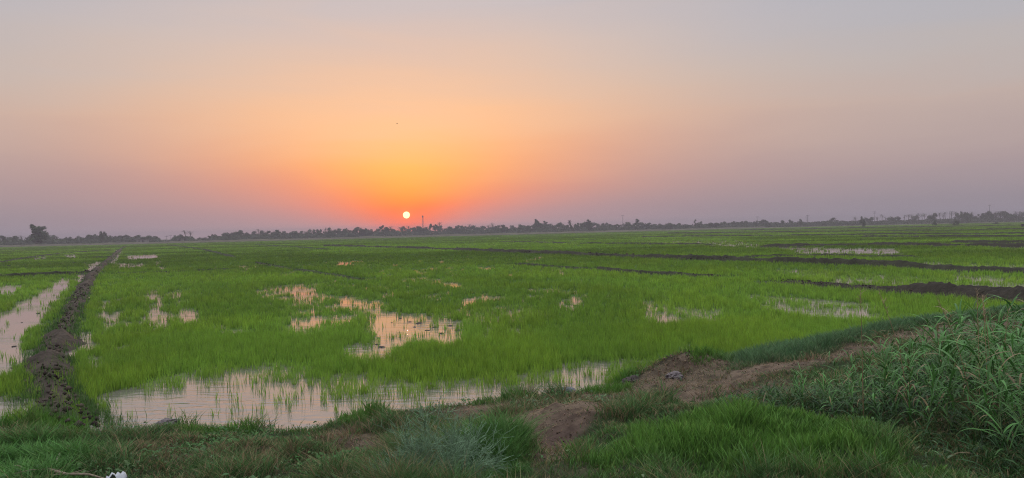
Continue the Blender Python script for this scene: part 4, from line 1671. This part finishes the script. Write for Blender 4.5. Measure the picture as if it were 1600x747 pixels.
def pole(px, top, Y, r, label, arms=0, name='utility_pole'):
    x, _, z = at_dist(px, top, Y)
    o = empty(name, (x, Y, 0))
    mb = MB()
    mb.tube([(0, 0, -.3), (0, 0, z * .5), (0, 0, z)], [r, r * .8, r * .6], 8)
    link('pole_shaft', mb.mesh('pole_shaft', True), polem, o)
    for k in range(arms):
        mb = MB()
        mb.box((0, 0, z - .5 - k * .8), (1.9, .14, .16))
        link('crossarm', mb.mesh('crossarm'), polem, o)
        for sx in (-.8, .8):
            mb = MB()
            mb.tube([(sx, 0, z - .42 - k * .8), (sx, 0, z - .15 - k * .8)], [.07, .05], 6)
            link('insulator', mb.mesh('insulator'), polem, o)
    tag(o, label, 'mast' if name == 'mast' else 'utility pole')
    return o


pole(973, 336, 500, .20, 'tall thin pole above the treeline right of the dark tree pair', 1)
pole(1183, 338, 520, .16, 'thin pole over the low trees in the right half, shortest one', 1)
pole(1262, 336, 450, .24, 'tall dark pole in the sparse gap of the treeline, right of a pair', 1)
pole(1259.5, 337, 470, .14, 'thinner fainter pole just left of the tall dark pole', 0)
pole(1366, 330, 500, .14, 'thin pole with crossarm above the left part of the palm row', 2)
pole(1484, 330, 420, .20, 'pale straight pole among palms, left of two close together', 0)
pole(1486.5, 333, 425, .24, 'pale straight pole among palms, right of two close together', 0)
pole(1546, 320, 600, .22, 'thin pole rising highest above the right palm grove', 1)
pole(260, 368, 430, .10, 'short faint pole in the left gap of the treeline, left one', 1)
pole(266, 367, 430, .10, 'short faint pole in the left gap of the treeline, right one', 1)

# lattice mast under the sun
x, _, z = at_dist(660.5, 338, 560)
o = empty('mast', (x, 560, 0))
for k in range(3):
    mb = MB()
    an = k * 2.094
    mb.tube([(math.cos(an) * .75, math.sin(an) * .75, -.2), (math.cos(an) * .35, math.sin(an) * .35, z)], [.09, .07], 5)
    link('leg', mb.mesh('leg'), polem, o)
mb = MB()
nb_ = 12
for i in range(nb_):
    f0, f1 = i / nb_, (i + 1) / nb_
    for k in range(3):
        a0_, a1_ = k * 2.094, (k + 1) * 2.094
        r0, r1 = .75 - .4 * f0, .75 - .4 * f1
        mb.tube([(math.cos(a0_) * r0, math.sin(a0_) * r0, z * f0), (math.cos(a1_) * r1, math.sin(a1_) * r1, z * f1)], .05, 4)
link('lattice', mb.mesh('lattice'), polem, o)
mb = MB()
mb.tube([(0, 0, z - .9), (0, 0, z + .5)], [.6, .5], 8)
link('antenna', mb.mesh('antenna'), polem, o)
tag(o, 'thin lattice mast just right of the setting sun', 'mast')

# pale farm buildings far left
wallm = mat('pale_render', base=(.19, .18, .18), rough=.9, noise=(.8, .85, 1.1))
roofm = mat('sheet_roof', base=(.10, .09, .09), rough=.7)
darkm = mat('dark_opening', base=(.03, .03, .035), rough=.6)


def shed(px, Y, w, h, label):
    x, _, _ = at_dist(px, 370, Y)
    o = empty('farm_shed', (x, Y, 0))
    mb = MB()
    mb.box((0, 0, h / 2), (w, 4, h))
    link('wall', mb.mesh('wall'), wallm, o)
    mb = MB()
    b0 = len(mb.v)
    mb.box((0, 0, h + .13), (w + .6, 4.6, .24))
    link('roof', mb.mesh('roof'), roofm, o)
    mb = MB()
    mb.box((w * .22, -2.0, .8), (.8, .12, 1.6))
    link('door', mb.mesh('door'), darkm, o)
    mb = MB()
    mb.box((-w * .2, -2.0, 1.1), (.7, .12, .6))
    link('window', mb.mesh('window'), darkm, o)
    tag(o, label, 'shed')


shed(223, 385, 4.4, 1.9, 'small pale shed among round trees left of the treeline gap')
shed(282, 385, 1.9, 1.7, 'tiny pale shed at the foot of the leaning palms')

# dark upright post at the right edge
x, _, zt = at_dist(1597.5, 350, 205)
o = empty('marker_post', (x, 205, 0))
mb = MB()
mb.box((0, 0, zt * .47), (.55, .45, zt * .95))
link('post_body', mb.mesh('post_body'), darkm, o)
mb = MB()
mb.box((0, 0, zt * .97), (.75, .6, zt * .06))
link('cap', mb.mesh('cap'), darkm, o)
tag(o, 'dark squat post standing in the far rice at the right edge', 'post')

# bird
x, y, z = at_dist(620.5, 193, 62)
birdm = mat('bird_feathers', base=(.06, .05, .05), rough=.7)
o = empty('bird', (x, y, z))
mb = MB()
mb.tube([(-.17, 0, 0), (-.10, 0, .01), (0, 0, .0), (.09, 0, .012), (.15, 0, .02), (.19, 0, .015)], [.012, .03, .045, .03, .026, .006], 8)
link('body', mb.mesh('body', True), birdm, o)
for s_ in (-1, 1):
    mb = MB()
    mb.ribbon([(0, 0, .02), (-.01, s_ * .10, .09), (-.03, s_ * .22, .08), (-.07, s_ * .32, .03)], [.06, .065, .04, .006], (1, 0, 0))
    w_ = link('wing', mb.mesh('wing', True), birdm, o)
    sm = w_.modifiers.new('thick', 'SOLIDIFY')
    sm.thickness = .008
o.rotation_euler = (0, 0, .6)
o.scale = (.38, .38, .38)
tag(o, 'tiny dark bird flying in the orange sky above the sun', 'bird')

# ------------------------------------------------------------------ haze
hm = bpy.data.materials.new('evening_haze')
hm.use_nodes = True
t = hm.node_tree
t.nodes.clear()
mo = t.nodes.new('ShaderNodeOutputMaterial')
pv = t.nodes.new('ShaderNodeVolumePrincipled')
pv.inputs['Color'].default_value = (.42, .38, .46, 1)
pv.inputs['Density'].default_value = HZ_DENS
pv.inputs['Anisotropy'].default_value = 0.0
t.links.new(pv.outputs[0], mo.inputs['Volume'])
mb = MB()
mb.box((0, 800, 6.85), (5600, 1860, 16.7))
hz = link('haze', mb.mesh('haze'), hm)
tag(hz, 'pale evening haze over the paddies and treeline', 'haze', kind='stuff')
